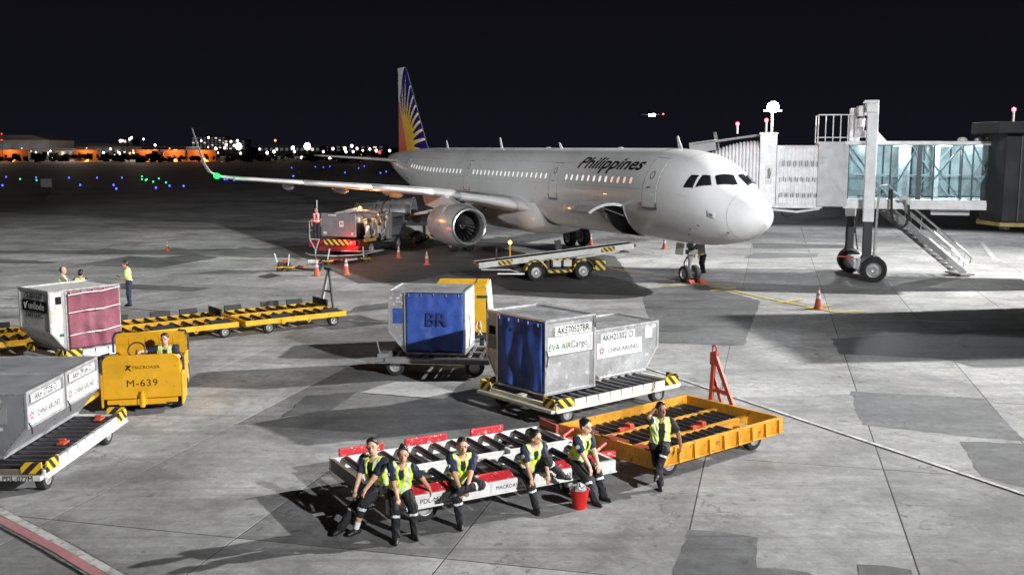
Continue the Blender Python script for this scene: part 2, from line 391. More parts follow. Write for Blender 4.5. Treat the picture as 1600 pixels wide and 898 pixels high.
for k, (p, t) in enumerate([
    ([(1046, 912), (1076, 826), (1182, 838), (1180, 886), (1262, 893), (1290, 912)], 0.85),
    ([(1327, 611), (1537, 622), (1602, 690), (1347, 664)], 1.35),
    ([(1497, 689), (1630, 694), (1640, 770), (1534, 744)], 1.1),
    ([(1298, 529), (1440, 520), (1640, 512), (1640, 572), (1522, 574), (1470, 560), (1312, 553)], 1.35),
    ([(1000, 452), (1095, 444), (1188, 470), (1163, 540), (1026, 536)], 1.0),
    ([(116, 414), (203, 400), (253, 403), (300, 397), (342, 402), (246, 419)], 1.1),
    ([(-20, 404), (90, 409), (80, 412), (-20, 411)], 1.0), ([(308, 427), (372, 428), (418, 424), (352, 422)], 1.1),
    ([(188, 443), (332, 450), (300, 455), (190, 451)], 1.1), ([(1338, 882), (1425, 888), (1436, 915), (1334, 915)], 0.9),
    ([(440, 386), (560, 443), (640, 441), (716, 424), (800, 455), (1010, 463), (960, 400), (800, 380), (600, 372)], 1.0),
    ([(480, 619), (560, 612), (520, 640), (440, 652)], 1.0), ([(560, 478), (640, 470), (610, 482), (540, 490)], 1.2),
    ([(470, 498), (560, 492), (610, 505), (520, 515)], 1.3), ([(1176, 380), (1330, 383), (1330, 388), (1176, 388)], 0.9),
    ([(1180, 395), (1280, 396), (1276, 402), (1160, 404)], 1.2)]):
    patch(p, M['dark_pavement'], 0.003 + 0.0006 * k, t)  # darker ground polygons laid over the slabs, tone set per polygon
patch([(563, 613), (618, 597), (726, 597), (694, 624)], M['concrete'], 0.015, 1.3)
patch([(402, 432), (424, 427), (440, 431), (418, 435)], M['joint'], 0.016, 1)
# painted lines
def line_strip(name, pts, w, mat, z=0.02, label=None):
    m = MB(); P = [ground(*p) for p in pts]
    for a, b in zip(P, P[1:]):
        d = (b - a).normalized(); n = Vector((-d.y, d.x, 0)) * w / 2; k = max(1, int((b - a).length / 0.4)); ed = []
        for s in range(k + 1):
            c = a.lerp(b, s / k); ed.append((c + n * random.uniform(.93, 1.05), c - n * random.uniform(.93, 1.05)))
        for (l0, r0), (l1, r1) in zip(ed, ed[1:]): m.poly([(l0.x, l0.y, z), (r0.x, r0.y, z), (r1.x, r1.y, z), (l1.x, l1.y, z)])
    o = m.build(name, mat, apron); o['kind'] = 'structure'; return o
def line_mat(name, rgb, worn):
    m, nt, b = nodes(name); g = N(nt, 'ShaderNodeNewGeometry').outputs['Position']
    f = ramp(nt, noise(nt, g, 5.0, 8, 0.75), [(worn, 0.0), (worn + 0.14, 1.0)]); f2 = noise(nt, g, 0.9, 4)
    col = mixc(nt, f, rgb, (0.24, 0.235, 0.22)); col = mixc(nt, ramp(nt, f2, [(0.35, 0.5), (0.6, 0.0)]), col, tuple(c * 0.45 for c in rgb))
    nt.links.new(col, b.inputs['Base Color']); b.inputs['Roughness'].default_value = 0.7; return m
M['line_white'] = line_mat('line_white', (0.54, 0.54, 0.53), 0.46); M['line_yellow'] = line_mat('line_yellow', (0.7, 0.5, 0.03), 0.5)
M['line_red'] = line_mat('line_red', (0.46, 0.19, 0.215), 0.52); M['line_black'] = line_mat('line_dark', (0.10, 0.10, 0.10), 0.45)
line_strip('painted_line', [(1005, 573), (1160, 625), (1345, 687), (1640, 786)], 0.095, M['line_white'])
line_strip('painted_line', [(188, 480), (345, 492)], 0.14, M['line_white']); line_strip('painted_line', [(-30, 463), (24, 467)], 0.14, M['line_white'])
line_strip('painted_line', [(1533, 378), (1554, 405)], 0.25, M['line_white'])
line_strip('painted_line', [(-40, 789), (0, 807), (92, 856), (190, 912)], 0.42, M['line_black'], 0.018)
line_strip('painted_line', [(-40, 783), (0, 799), (92, 848), (205, 912)], 0.15, M['line_white'], 0.022)
line_strip('painted_line', [(-40, 795), (0, 813), (92, 861), (176, 912)], 0.17, M['line_red'], 0.024)
line_strip('painted_line', [(1080, 438), (1190, 465), (1310, 489)], 0.14, M['line_yellow'])
line_strip('painted_line', [(740, 383), (800, 392), (1000, 428), (1080, 438)], 0.14, M['line_yellow'], 0.021)
for a, b in (((1088, 447), (1124, 444)), ((1110, 455), (1150, 450)), ((1215, 474), (1256, 468)), ((1258, 483), (1300, 477)), ((1310, 489), (1350, 486)), ((1030, 449), (1070, 446)), ((850, 395), (880, 393))):
    line_strip('painted_line', [a, b], 0.14, M['line_yellow'], 0.026)
line_strip('painted_line', [(545, 500), (555, 502), (606, 504)], 0.08, M['line_white'], 0.021)
line_strip('painted_line', [(438, 318), (500, 300)], 0.3, M['line_white'], 0.022)
# ------------------------------------------------------------------ the airliner: local x forward from the nose tip, y to port, z up
AP = thing('airliner', 'white twin engine passenger jet with sunburst tail parked at the gate', 'airplane', (10.08, 41.09, 0), R(-64.09))
def B(a, s, z): return Vector((-a, -s, z))
FST = np.array([(0, 3.16, 3.1, .03), (.06, 3.36, 2.92, .24), (.2, 3.56, 2.75, .45), (.5, 3.82, 2.5, .76), (1, 4.1, 2.24, 1.06), (1.4, 4.3, 2.11, 1.25), (1.75, 4.55, 2.03, 1.38), (2.2, 4.92, 1.94, 1.52), (2.6, 5.19, 1.87, 1.62), (3, 5.39, 1.82, 1.70), (3.5, 5.57, 1.78, 1.78), (4, 5.69, 1.76, 1.85), (5, 5.82, 1.74, 1.93),
 (6.2, 5.88, 1.73, 1.975), (30, 5.88, 1.73, 1.975), (32, 5.88, 1.8, 1.96), (34, 5.87, 2.05, 1.9), (36, 5.85, 2.5, 1.78), (38, 5.8, 3.02, 1.58), (40, 5.72, 3.57, 1.3), (42, 5.6, 4.12, .93), (43.5, 5.45, 4.55, .6), (44.3, 5.28, 4.8, .3), (44.5, 5.15, 4.93, .12)])
def fsec(a):
    T, Bo, w = [float(np.interp(a, FST[:, 0], FST[:, k])) for k in (1, 2, 3)]
    return (T + Bo) / 2, (T - Bo) / 2, w
def fpt(a, deg, off=0.0):
    zc, h, w = fsec(a); t = R(deg); return B(a, (w + off) * math.cos(t), zc + (h + off) * math.sin(t))
def fpt_z(a, z, off=0.0):
    zc, h, w = fsec(a); return fpt(a, math.degrees(math.asin(max(-1, min(1, (z - zc) / h)))), off)
M['hull'] = paint('hull_white', (0.66, 0.66, 0.66), 0.3, var=0.03, scale=0.35, dirt=0.06, bmp=0.015, coat=0.35)
M['hull_grey'] = paint('hull_grey', (0.50, 0.50, 0.505), 0.36, var=0.08, scale=0.8, dirt=0.15, bmp=0.02, coat=0.2)
M['seam'] = paint('panel_seam', (0.13, 0.13, 0.13), 0.5, bmp=0, dirt=0)
M['cockpit'] = paint('cockpit_glass', (0.012, 0.014, 0.018), 0.06, bmp=0, dirt=0, coat=0.8)
M['metal'] = paint('polished_metal', (0.66, 0.66, 0.67), 0.28, 0.85, 0.08, dirt=0.1, bmp=0.02)
M['gear'] = paint('gear_steel', (0.2, 0.2, 0.2), 0.45, 0.3, dirt=0.3)
M['cabin_lit'] = emit('lit_cabin_window', (1.0, 0.97, 0.93), 0.85); M['cabin_warm'] = emit('lit_cabin_window_warm', (1.0, 0.72, 0.52), 0.8)
# fuselage skin with the hold opening left out
sta = sorted(set([float(x) for x in FST[:, 0]] + [0.03, .12, .34, .7, 7.62, 9.42] + [6.2 + .9 * k for k in range(1, 27) if not 7 < 6.2 + .9 * k < 9.9] + [31, 33, 35, 37, 39, 41, 42.8, 7.0, 8.2, 8.8, 10.0]))
ang = sorted(set([-90 + 6 * k for k in range(60)] + [-13, -67]))
fb = MB()
vs = [fpt(a, t) for a in sta for t in ang]; na = len(ang); fs = []
for i in range(len(sta) - 1):
    for j in range(na):
        a, t = (sta[i] + sta[i + 1]) / 2, (ang[j] + (ang[j + 1] if j + 1 < na else 270)) / 2
        if 7.62 < a < 9.42 and -67 < t < -13: continue
        k = (j + 1) % na; fs.append((i * na + j, (i + 1) * na + j, (i + 1) * na + k, i * na + k))
fs.append(tuple(range(na))); fs.append(tuple(range((len(sta) - 1) * na, len(sta) * na))[::-1]); fb.add(vs, fs)
fus = fb.build('fuselage', M['hull'], AP, smooth=True)
# hold interior and raised hatch
hb = MB()
lo, hi = fpt(8.5, -67), fpt(8.5, -13)
for a in (7.6, 9.44): hb.poly([fpt(a, t) + Vector((0, 0, 0)) for t in range(-67, -12, 6)] + [B(a, .2, 3.3), B(a, .2, 1.95)])
hb.poly([B(7.6, .2, 1.95), B(9.44, .2, 1.95), B(9.44, .2, 3.35), B(7.6, .2, 3.35)])
hb.poly([B(7.6, .2, 3.35), B(9.44, .2, 3.35), fpt(9.44, -13), fpt(7.6, -13)]); hb.poly([B(7.6, .2, 1.96), B(9.44, .2, 1.96), fpt(9.44, -66), fpt(7.6, -66)])
hb.build('cargo_hold', paint('hold_liner', (0.1, 0.1, 0.105), 0.6, dirt=0.3), AP, fix=False)
fr = MB()
for a in (7.62, 9.42): fr.tube([fpt(a, t, .012) for t in np.linspace(-67, -13, 10)], .03, 6)
for t in (-67, -13): fr.tube([fpt(a, t, .012) for a in np.linspace(7.62, 9.42, 8)], .03, 6)
fr.build('hold_frame', M['alu_light'], AP, smooth=True)
hd_ = MB(); hinge = fpt(8.5, -13); ca, sa = math.cos(R(118)), math.sin(R(118))
def swing(p, lift):
    y, z = p.y - hinge.y, p.z - hinge.z          # rotate outward about the hinge line
    return Vector((p.x, hinge.y + y * ca - z * sa * -1 * -1, hinge.z + y * sa * -1 + z * ca)) if False else Vector((p.x, hinge.y + (y * ca + z * sa), hinge.z + (-y * sa + z * ca)))
outer = [[swing(fpt(a, t, .02), 0) for t in np.linspace(-65, -14, 9)] for a in np.linspace(7.66, 9.38, 6)]
inner = [[swing(fpt(a, t, -.10), 0) for t in np.linspace(-65, -14, 9)] for a in np.linspace(7.66, 9.38, 6)]
hd_.grid(outer, 6, 9); hd_.mat(1); hd_.grid(inner, 6, 9); hd_.mat(0)
for q in (0, 5): hd_.grid([outer[q], inner[q]], 2, 9)
hd_.grid([[r[0] for r in outer], [r[0] for r in inner]], 2, 6); hd_.grid([[r[8] for r in outer], [r[8] for r in inner]], 2, 6)
hd_.build('cargo_door', [M['hull'], paint('hatch_inner', (0.5, 0.49, 0.40), 0.5, dirt=0.2)], AP, smooth=True)
st_ = MB()
for a in (7.75, 9.3): st_.cyl(fpt(a, -30, -.05), swing(fpt(a, -45, -.08), 0), .025, n=6)
st_.build('door_strut', M['gear'], AP)
# doors: a proud panel over a dark seal
def fpatch(a0, a1, t0, t1, off, na_=4, nt_=10, r=0.12):
    m = MB(); P = [[fpt(a0 + (a1 - a0) * i / (na_ - 1), t0 + (t1 - t0) * j / (nt_ - 1), off) for j in range(nt_)] for i in range(na_)]
    Q = [[fpt(a0 + (a1 - a0) * i / (na_ - 1), t0 + (t1 - t0) * j / (nt_ - 1), -.01) for j in range(nt_)] for i in range(na_)]
    m.grid(P, na_, nt_); n = nt_
    for i in (0, na_ - 1): m.grid([P[i], Q[i]], 2, nt_)
    for j in (0, nt_ - 1): m.grid([[x[j] for x in P], [x[j] for x in Q]], 2, na_)
    return m
for a0, a1, t0, t1 in ((4.98, 5.98, -12.5, 53.5), (13.88, 14.72, -12, 38.5), (24.9, 25.7, -12, 38), (36.2, 36.9, -16, 38)):
    seal = fpatch(a0 - .035, a1 + .035, t0 - 1.2, t1 + 1.2, .004).build('door_seal', M['seam'], AP, smooth=True)
    d = fpatch(a0, a1, t0, t1, .012).build('door', M['hull'], AP, smooth=True)
    ac = (a0 + a1) / 2
    x = MB(); x.tube([fpt(ac + .14 * math.cos(q), 27 + 5 * math.sin(q), .014) for q in np.linspace(0, 6.28, 13)], .02, 5); x.build('door_window', M['seam'], d)
    x = MB(); x.bar(fpt(ac - .12, 12, .02), fpt(ac + .12, 12, .02), .05, .03); x.build('handle', M['seam'], d)
    x = MB(); x.tube([fpt(a0 - .05, t0 + 6, .012), fpt(a0 - .05, t0 - 1.5, .014), fpt(ac, t0 - 2.5, .014), fpt(a1 + .05, t0 - 1.5, .014), fpt(a1 + .05, t0 + 6, .012)], .03, 6); x.build('sill_plate', M['seam'], d)
# cabin windows
def window_mesh(a, warm, dx=0.0):
    m = MB()
    def ov(k, off, rx, rt): return [fpt(a + rx * math.copysign(abs(math.cos(q)) ** .75, math.cos(q)), 18.2 + rt * math.copysign(abs(math.sin(q)) ** .75, math.sin(q)), off) for q in np.linspace(0, 2 * math.pi, 12, endpoint=False)]
    o_, i_ = ov(0, .004, .135, 5.4), ov(0, .007, .105, 4.4)
    m.mat(1)
    for k in range(12): m.poly([o_[k], o_[(k + 1) % 12], i_[(k + 1) % 12], i_[k]])
    m.mat(0); m.poly(i_); return m
wref = window_mesh(10.0, False).mesh('window', [M['cabin_lit'], M['hull_grey']], fix=False)
wwarm = window_mesh(10.0, True).mesh('window', [M['cabin_warm'], M['hull_grey']], fix=False)
groups = [np.linspace(7.06, 13.0, 12), np.linspace(15.2, 19.6, 9), np.linspace(20.08, 24.45, 9), np.linspace(26.43, 35.3, 17)]
for g in groups:
    for a in g:
        if a < 30: link_mesh('cabin_window', wwarm if a < 8.8 else wref, AP, (-(a - 10.0), 0, 0))
        else: window_mesh(a, False).build('cabin_window', [M['cabin_lit'], M['hull_grey']], AP, fix=False)
# cockpit windows, laid on the curved nose
def quad_on_nose(cs, off, n=6, name='cockpit_window', mat='cockpit'):
    P = []
    for i in range(n):
        row = []
        for j in range(n):
            u, v = i / (n - 1), j / (n - 1)
            a = (cs[0][0] * (1 - u) + cs[3][0] * u) * (1 - v) + (cs[1][0] * (1 - u) + cs[2][0] * u) * v
            t = (cs[0][1] * (1 - u) + cs[3][1] * u) * (1 - v) + (cs[1][1] * (1 - u) + cs[2][1] * u) * v
            row.append(fpt(a, t, off))
        P.append(row)
    m = MB(); m.grid(P, n, n); o = m.build(name, M[mat], AP, smooth=True); sd = o.modifiers.new('t', 'SOLIDIFY'); sd.thickness = 0.02; sd.offset = -1; return o
W1 = [(3.34, 19.1), (3.2, 38.5), (2.86, 42.9), (2.84, 23.0)]; W2 = [(2.72, 25.3), (2.72, 46.1), (2.43, 53.0), (2.11, 41.5)]; W3 = [(1.98, 48.5), (2.30, 57.8), (2.02, 86.2), (1.5, 79.5)]
for q in (W1, W2, W3):
    quad_on_nose(q, .02); quad_on_nose([(a, 180 - t) for a, t in q], .02)
# radome joint, static plate, probes, lettering, blade antennas
sm = MB(); sm.tube([fpt(1.12, t, .0) for t in range(0, 361, 8)], .007, 5); sm.tube([fpt(3.95, t, .0) for t in range(55, 126, 6)], .007, 5); sm.build('radome_joint', M['seam'], AP)
sp_ = MB(); P4 = [(1.62, -1), (1.62, -12), (1.98, -12), (1.98, -1)]
quad_on_nose([(1.60, -11), (1.60, 1.5), (1.98, 0.5), (1.98, -9.5)], .008, name='static_plate', mat='hull_grey'); quad_on_nose([(1.71, -6.8), (1.71, -1.8), (1.86, -2.2), (1.86, -6.6)], .014, name='static_port', mat='seam')
for a, t in ((2.6, -28), (3.2, -36), (3.5, -46), (1.3, -40)):
    q = MB(); q.bar(fpt(a, t, .0), fpt(a - .16, t, .09), .02, .04); q.build('air_probe', M['seam'], AP)
for a, h in ((6.0, .55), (17.0, .3), (24.5, .62), (33.0, .5)):
    q = MB(); q.prism([(-.18, 0), (.12, 0), (.26, h), (.16, h)], -.015, .015, lambda p, z, d, a=a: B(a + p, d, 5.86 + z)); q.build('blade_antenna', M['hull'], AP)
for a in (11.0, 18.5):
    q = MB(); q.sphere(B(a, 0, 5.86), (.3, .1, .07), 12, 6); q.build('roof_dome', M['hull'], AP, smooth=True)
for a in (7.35, 10.6, 13.3, 16.2, 19.9, 23.4, 26.0, 29.4, 32.2, 34.6, 37.2):
    q = MB(); q.tube([fpt(a, t, -.0005) for t in range(-60, 241, 10)], .0045, 4); q.build('skin_joint', M['seam'], AP)
for t in (-28, 8.5, 41):
    q = MB(); q.tube([fpt(a, t, -.0008) for a in ([2.9, 3.3, 3.7, 4.2] + list(np.arange(9.6 if t == -28 else 6.3, 30.3, 1.0)) + [31, 32, 33, 34, 35, 36, 37])], .004, 4) if t != -28 else q.tube([fpt(a, t, -.0008) for a in np.arange(9.6, 30.3, 1.0)], .004, 4); q.build('skin_joint', M['seam'], AP)
tm = text_mesh('Philippines', 1.0, M['print'], shear=0.32, offset=0.022, align='LEFT', extrude=0.0)
xs = [v.co.x for v in tm.vertices]; ys = [v.co.y for v in tm.vertices]; x0, x1 = min(xs), max(xs); top = max(ys); bm = bmesh.new(); bm.from_mesh(tm)
bmesh.ops.subdivide_edges(bm, edges=[e for e in bm.edges if e.calc_length() > .15], cuts=3); bmesh.ops.triangulate(bm, faces=bm.faces)
base_y = -0.36
for v in bm.verts:
    a = 12.32 - (v.co.x - x0) / (x1 - x0) * 5.85; deg = 31.0 + math.degrees((v.co.y - base_y) * 0.95 / 2.02)
    v.co = fpt(a, deg, .008)
bm.to_mesh(tm); bm.free(); link_mesh('lettering', tm, AP)
# belly fairing
bf = MB(); A_ = np.linspace(16.3, 28.0, 26); P = []
for a in A_:
    f = min(1, max(0.0, (a - 16.3) / 1.3)) ** .5 * min(1, max(0.0, (28.0 - a) / 5.0)) ** .6
    row = []
    for t in np.linspace(-172, -8, 26):
        w = 1.60 + .66 * f; h = 1.70 + .55 * f; c = math.cos(R(t)); s_ = math.sin(R(t))
        row.append(B(a, w * math.copysign(abs(c) ** .6, c), 3.45 + h * math.copysign(abs(s_) ** .75, s_)))
    P.append(row)
bf.grid(P, len(A_), 26); bf.build('belly_fairing', M['hull_grey'], AP, smooth=True)
# wings
AF = [(1, .0), (.85, .028), (.65, .058), (.45, .075), (.25, .072), (.12, .056), (.045, .036), (.012, .018), (0, 0), (.012, -.014), (.045, -.024), (.12, -.034), (.25, -.042), (.45, -.042), (.65, -.03), (.85, -.012)]
def section(s, a, z, chord, cant, thick=1.0, side=1):
    return [B(a + p * chord, side * (s - q * chord * thick * math.sin(cant)), z + q * chord * thick * math.cos(cant)) for p, q in AF]
WS = [(1.6, 16.55, 2.55, 7.2, 0, 1.25), (2.4, 17.25, 2.78, 6.3, 0, 1.2), (4, 18.15, 3.12, 5.1, 0, 1.1), (6.4, 19.45, 3.47, 3.9, 0, 1.0), (8.5, 20.55, 3.67, 3.3, 0, .95), (11, 21.85, 3.87, 2.7, 0, .92), (14, 23.45, 4.1, 2.1, 0, .9), (16.0, 24.5, 4.25, 1.72, 0.05, .9),
      (16.6, 24.9, 4.34, 1.55, .35, .85), (17.0, 25.25, 4.58, 1.1, .9, .8), (17.22, 25.6, 5.0, .85, 1.25, .7), (17.4, 26.1, 5.8, .6, 1.4, .6), (17.62, 26.85, 6.95, .32, 1.42, .5)]
for side in (1, -1):
    wb = MB(); P = [section(*x, side=side) for x in WS]
    for sec in P: sec.append(sec[0])
    wb.grid(P, len(P), len(AF) + 1); wb.poly(P[-1][:-1]); wg = wb.build('wing', M['hull_grey'], AP, smooth=True)
    # bright leading edge slats
    for (s0, s1) in ((2.5, 5.1), (6.4, 9.3), (9.33, 12.6), (12.63, 15.9)):
        sb = MB(); Q = []
        for s in np.linspace(s0, s1, 5):
            k = [float(np.interp(s, [w_[0] for w_ in WS], [w_[c] for w_ in WS])) for c in (1, 2, 3, 4, 5)]
            sec = [B(k[0] + p * k[2] - .035, side * s, k[1] + q * k[2] * k[4] * 1.06 + (.004)) for p, q in AF[5:13]]
            Q.append(sec)
        sb.grid(Q, 5, 8); o = sb.build('slat', M['hull'], wg, smooth=True); sd = o.modifiers.new('t', 'SOLIDIFY'); sd.thickness = .02
    for s, L in ((7.4, 3.4), (10.2, 2.9), (12.9, 2.4)):
        k = [float(np.interp(s, [w_[0] for w_ in WS], [w_[c] for w_ in WS])) for c in (1, 2, 3)]
        q = MB(); q.lathe([(.0, 0), (.1, .15), (.19, .6), (.22, L * .45), (.17, L * .75), (.06, L * .97), (0, L)], 12, Matrix.Translation(B(k[0] + k[2] * .42, side * s, k[1] - .26)) @ Matrix.Rotation(-math.pi / 2, 4, 'Y')); q.build('flap_fairing', M['hull_grey'], wg, smooth=True)
    c = (0.004, 1.0, 0.05) if side == 1 else (1.0, 0.03, 0.02)
    q = MB(); q.sphere(B(24.95, side * 16.75, 4.38), (.2, .17, .15), 10, 6); q.build('navigation_light', emit('navigation_light', c, 7), wg)
    if side == 1: lamp('navigation_glow', 'POINT', AP.matrix_basis @ B(24.5, 17.0, 4.5), 35, (0.01, 1, 0.12), .12)
# engines
M['tyre_dark'] = paint('duct_liner', (.06, .06, .065), .4, .4, dirt=0, bmp=0); fan_mat = paint('fan_blade', (0.05, 0.05, 0.055), 0.35, 0.6, dirt=0); M['nacelle'] = paint('nacelle_paint', (0.50, 0.49, 0.48), 0.24, 0.25, 0.06, 1.0, dirt=0.15, bmp=0.015, coat=0.4)
for side in (1, -1):
    E0 = Matrix.Translation(B(16.15, side * 5.75, 1.88)) @ Matrix.Rotation(-math.pi / 2, 4, 'Y')       # local z runs aft
    q = MB(); q.lathe([(.99, .16), (1.05, .4), (1.13, .9), (1.16, 1.5), (1.14, 2.3), (1.05, 3.1), (.92, 3.7), (.86, 3.7), (.8, 3.0)], 40, E0); nc = q.build('engine_nacelle', M['nacelle'], AP, smooth=True)
    q = MB(); q.lathe([(.99, .17), (.975, .07), (.93, .01), (.88, .0), (.83, .05), (.79, .18), (.78, .5)], 40, E0); q.build('intake_lip', M['metal'], nc, smooth=True)
    q = MB(); q.lathe([(.78, .49), (.80, .9), (.84, 1.3)], 40, E0); q.build('intake_duct', M['tyre_dark'], nc, smooth=True)
    q = MB(); q.lathe([(.84, 1.29), (.0, 1.3)], 40, E0); q.build('fan_disc', M['dark'], nc)
    q = MB()
    for k in range(22):
        t = 2 * math.pi * k / 22; c1, s1 = math.cos(t), math.sin(t); c2, s2 = math.cos(t + .2), math.sin(t + .2); c3, s3 = math.cos(t + .13), math.sin(t + .13)
        q.poly([E0 @ Vector(p) for p in ((.22 * c1, .22 * s1, 1.0), (.82 * c3, .82 * s3, 1.0), (.82 * c2, .82 * s2, 1.22), (.22 * c2, .22 * s2, 1.2))])
    q.build('fan_blades', fan_mat, nc)['kind'] = 'stuff'
    q = MB(); q.lathe([(0, .72), (.06, .75), (.14, .86), (.2, .98), (.23, 1.1)], 20, E0); q.mat(1)
    sp3 = [E0 @ Vector((r_ * math.cos(5 * r_ * 6), r_ * math.sin(5 * r_ * 6), .70 + r_ * 1.25)) for r_ in np.linspace(.03, .17, 14)]; q.tube(sp3, .014, 5); q.build('spinner', [M['dark'], M['sign']], nc, smooth=True)
    q = MB(); q.lathe([(.62, 3.5), (.6, 4.2), (.42, 4.9), (.2, 5.2), (.0, 5.3)], 24, E0); q.build('exhaust_cone', M['gear'], nc, smooth=True)
    q = MB(); q.prism([(17.3, 2.9), (19.2, 3.35), (22.5, 3.35), (22.0, 2.7), (19.4, 2.5)], -.2, .2, lambda p, z, d, side=side: B(p, side * 5.75 + d, z)); q.build('engine_pylon', M['hull_grey'], AP, bevel=.05)
# tail
def fin_mat():
    m, nt, b = nodes('sunburst_tail'); t = N(nt, 'ShaderNodeTexCoord').outputs['Object']; s = N(nt, 'ShaderNodeSeparateXYZ'); nt.links.new(t, s.inputs[0])
    xt = mth(nt, 'ADD', s.outputs[0], 42.75); zz = s.outputs[2]; x = mth(nt, 'SUBTRACT', xt, 1.5); z = mth(nt, 'SUBTRACT', zz, 5.9)
    r = mth(nt, 'SQRT', mth(nt, 'ADD', mth(nt, 'MULTIPLY', x, x), mth(nt, 'MULTIPLY', z, z)))
    th = mth(nt, 'MULTIPLY', mth(nt, 'ARCTAN2', z, x), 57.29578)                    # 0 ahead, 90 straight up
    f = mth(nt, 'ABSOLUTE', mth(nt, 'SUBTRACT', mth(nt, 'FRACT', mth(nt, 'DIVIDE', mth(nt, 'ADD', th, 3.0), 11.0)), 0.5))
    sp = mth(nt, 'POWER', mth(nt, 'MULTIPLY', f, 2.0), 2.3)
    edge = mth(nt, 'ADD', 2.3, mth(nt, 'MULTIPLY', sp, 3.0)); burst = mth(nt, 'LESS_THAN', r, edge)
    gold = ramp(nt, mth(nt, 'DIVIDE', r, 6.0), [(0.2, (0.85, 0.42, 0.012)), (0.42, (0.88, 0.60, 0.03)), (0.66, (0.85, 0.78, 0.58))])
    col = mixc(nt, burst, (0.022, 0.012, 0.16), gold)
    col = mixc(nt, mth(nt, 'LESS_THAN', xt, mth(nt, 'MULTIPLY', mth(nt, 'SUBTRACT', zz, 8.6), 0.5)), col, (0.8, 0.8, 0.8))
    col = mixc(nt, mth(nt, 'LESS_THAN', xt, mth(nt, 'MULTIPLY', mth(nt, 'SUBTRACT', 9.7, zz), 0.55)), col, (0.66, 0.07, 0.02))
    nt.links.new(col, b.inputs['Base Color']); b.inputs['Roughness'].default_value = 0.3; b.inputs['Coat Weight'].default_value = 0.3
    return m
FS = [(36.3, 5.55, 6.4, .5), (36.95, 6.2, 5.75, .48), (38.9, 8.9, 3.75, .3), (40.6, 11.3, 2.05, .17), (41.1, 11.76, 1.65, .12)]
def sym(p, c, th): return
fb = MB(); P = []
for a, z, ch, th in FS:
    top_ = [(1, 0), (.8, .3), (.5, .8), (.25, 1), (.1, .75), (.03, .4), (0, 0)]
    P.append([B(a + p * ch, q * th / 2, z) for p, q in top_] + [B(a + p * ch, -q * th / 2, z) for p, q in top_[-2:0:-1]] + [B(a + ch, 0, z)])
fb.grid(P, len(P), len(P[0])); fb.poly(P[-1][:-1]); tf = fb.build('tail_fin', fin_mat(), AP, smooth=True)
q = MB()
for k in range(len(FS) - 1): q.tube([B(FS[k][0] - .01, 0, FS[k][1]), B(FS[k + 1][0] - .01, 0, FS[k + 1][1])], .035, 8)
q.build('leading_edge', M['metal'], tf, smooth=True)
for side in (1, -1):
    q = MB(); P = []
    for s, a, z, ch in ((.4, 38.6, 4.85, 3.9), (1.2, 39.3, 4.92, 3.4), (6.1, 42.6, 5.28, 1.4), (6.25, 42.8, 5.3, 1.15)):
        sec = [B(a + p * ch, side * s, z + q_ * ch * .75) for p, q_ in AF]; P.append(sec + [sec[0]])
    q.grid(P, 4, len(AF) + 1); q.poly(P[-1][:-1]); q.build('tailplane', M['hull_grey'], AP, smooth=True)
# undercarriage
def wheel(parent, c, r, w, axis, name='wheel', rimmat='rim', n=28):
    ax = Vector(axis).normalized(); a = ax.to_track_quat('Z', 'Y').to_matrix().to_4x4(); a.translation = Vector(c); h = w / 2
    q = MB(); q.lathe([(r * .58, -h * .9), (r * .82, -h), (r * .95, -h * .85), (r, -h * .45), (r * .992, -h * .1), (r, 0), (r * .992, h * .1), (r, h * .45), (r * .95, h * .85), (r * .82, h), (r * .58, h * .9)], n, a)
    o = q.build(name, M['rubber'], parent, smooth=True)
    q = MB(); q.lathe([(0, h * .35), (r * .2, h * .55), (r * .24, h * .35), (r * .46, h * .3), (r * .55, h * .85), (r * .6, h * .9)], n, a); q.lathe([(0, -h * .35), (r * .2, -h * .55), (r * .24, -h * .35), (r * .46, -h * .3), (r * .55, -h * .85), (r * .6, -h * .9)], n, a)
    q.build('rim', M[rimmat], o, smooth=True); return o
ng = MB(); ng.cyl(B(5.07, 0, .38), B(5.07, 0, 1.1), .075); ng.cyl(B(5.07, 0, 1.0), B(5.0, 0, 2.0), .12); ng.cyl(B(5.07, -.34, .38), B(5.07, .34, .38), .06); ng.bar(B(5.07, 0, 1.3), B(4.2, 0, 2.0), .09, .09); ng.tube([B(5.2, .05, .5), B(5.45, .05, .8), B(5.2, .05, 1.15)], .035); ng.box(B(4.95, 0, 1.35), (.25, .5, .2)); ng.box(B(4.9, .2, 1.65), (.12, .18, .18))
ng.build('nose_gear_strut', M['gear'], AP, bevel=.008)
for s in (-.25, .25): wheel(AP, B(5.07, s, .38), .38, .23, (0, 1, 0))
for s in (-.55, .55):
    q = MB(); q.prism([(-.3, .1), (.35, .1), (.3, .62), (-.25, .62)], -.02, .02, lambda p, z, d, s=s: B(5.0 + p, s + d + (.62 - z) * .1 * (1 if s > 0 else -1), 1.15 + z)); q.build('gear_door', M['hull_grey'], AP)
for side in (1, -1):
    q = MB(); q.cyl(B(21.97, side * 3.8, .58), B(21.9, side * 3.7, 3.1), .14); q.cyl(B(21.97, side * 3.8 - .6, .58), B(21.97, side * 3.8 + .6, .58), .1); q.bar(B(21.97, side * 3.8, 1.3), B(21.8, side * 2.2, 2.6), .14, .14); q.tube([B(22.2, side * 3.8, .7), B(22.5, side * 3.8, 1.2), B(22.15, side * 3.8, 1.7)], .05); q.build('main_gear_strut', M['gear'], AP)
    for d in (-.46, .46): wheel(AP, B(21.97, side * 3.8 + d, .58), .58, .4, (0, 1, 0))
    q = MB(); q.box(B(21.9, side * 4.35, 1.85), (1.5, .05, 1.5)); q.build('gear_door', M['hull_grey'], AP)
ck = MB()
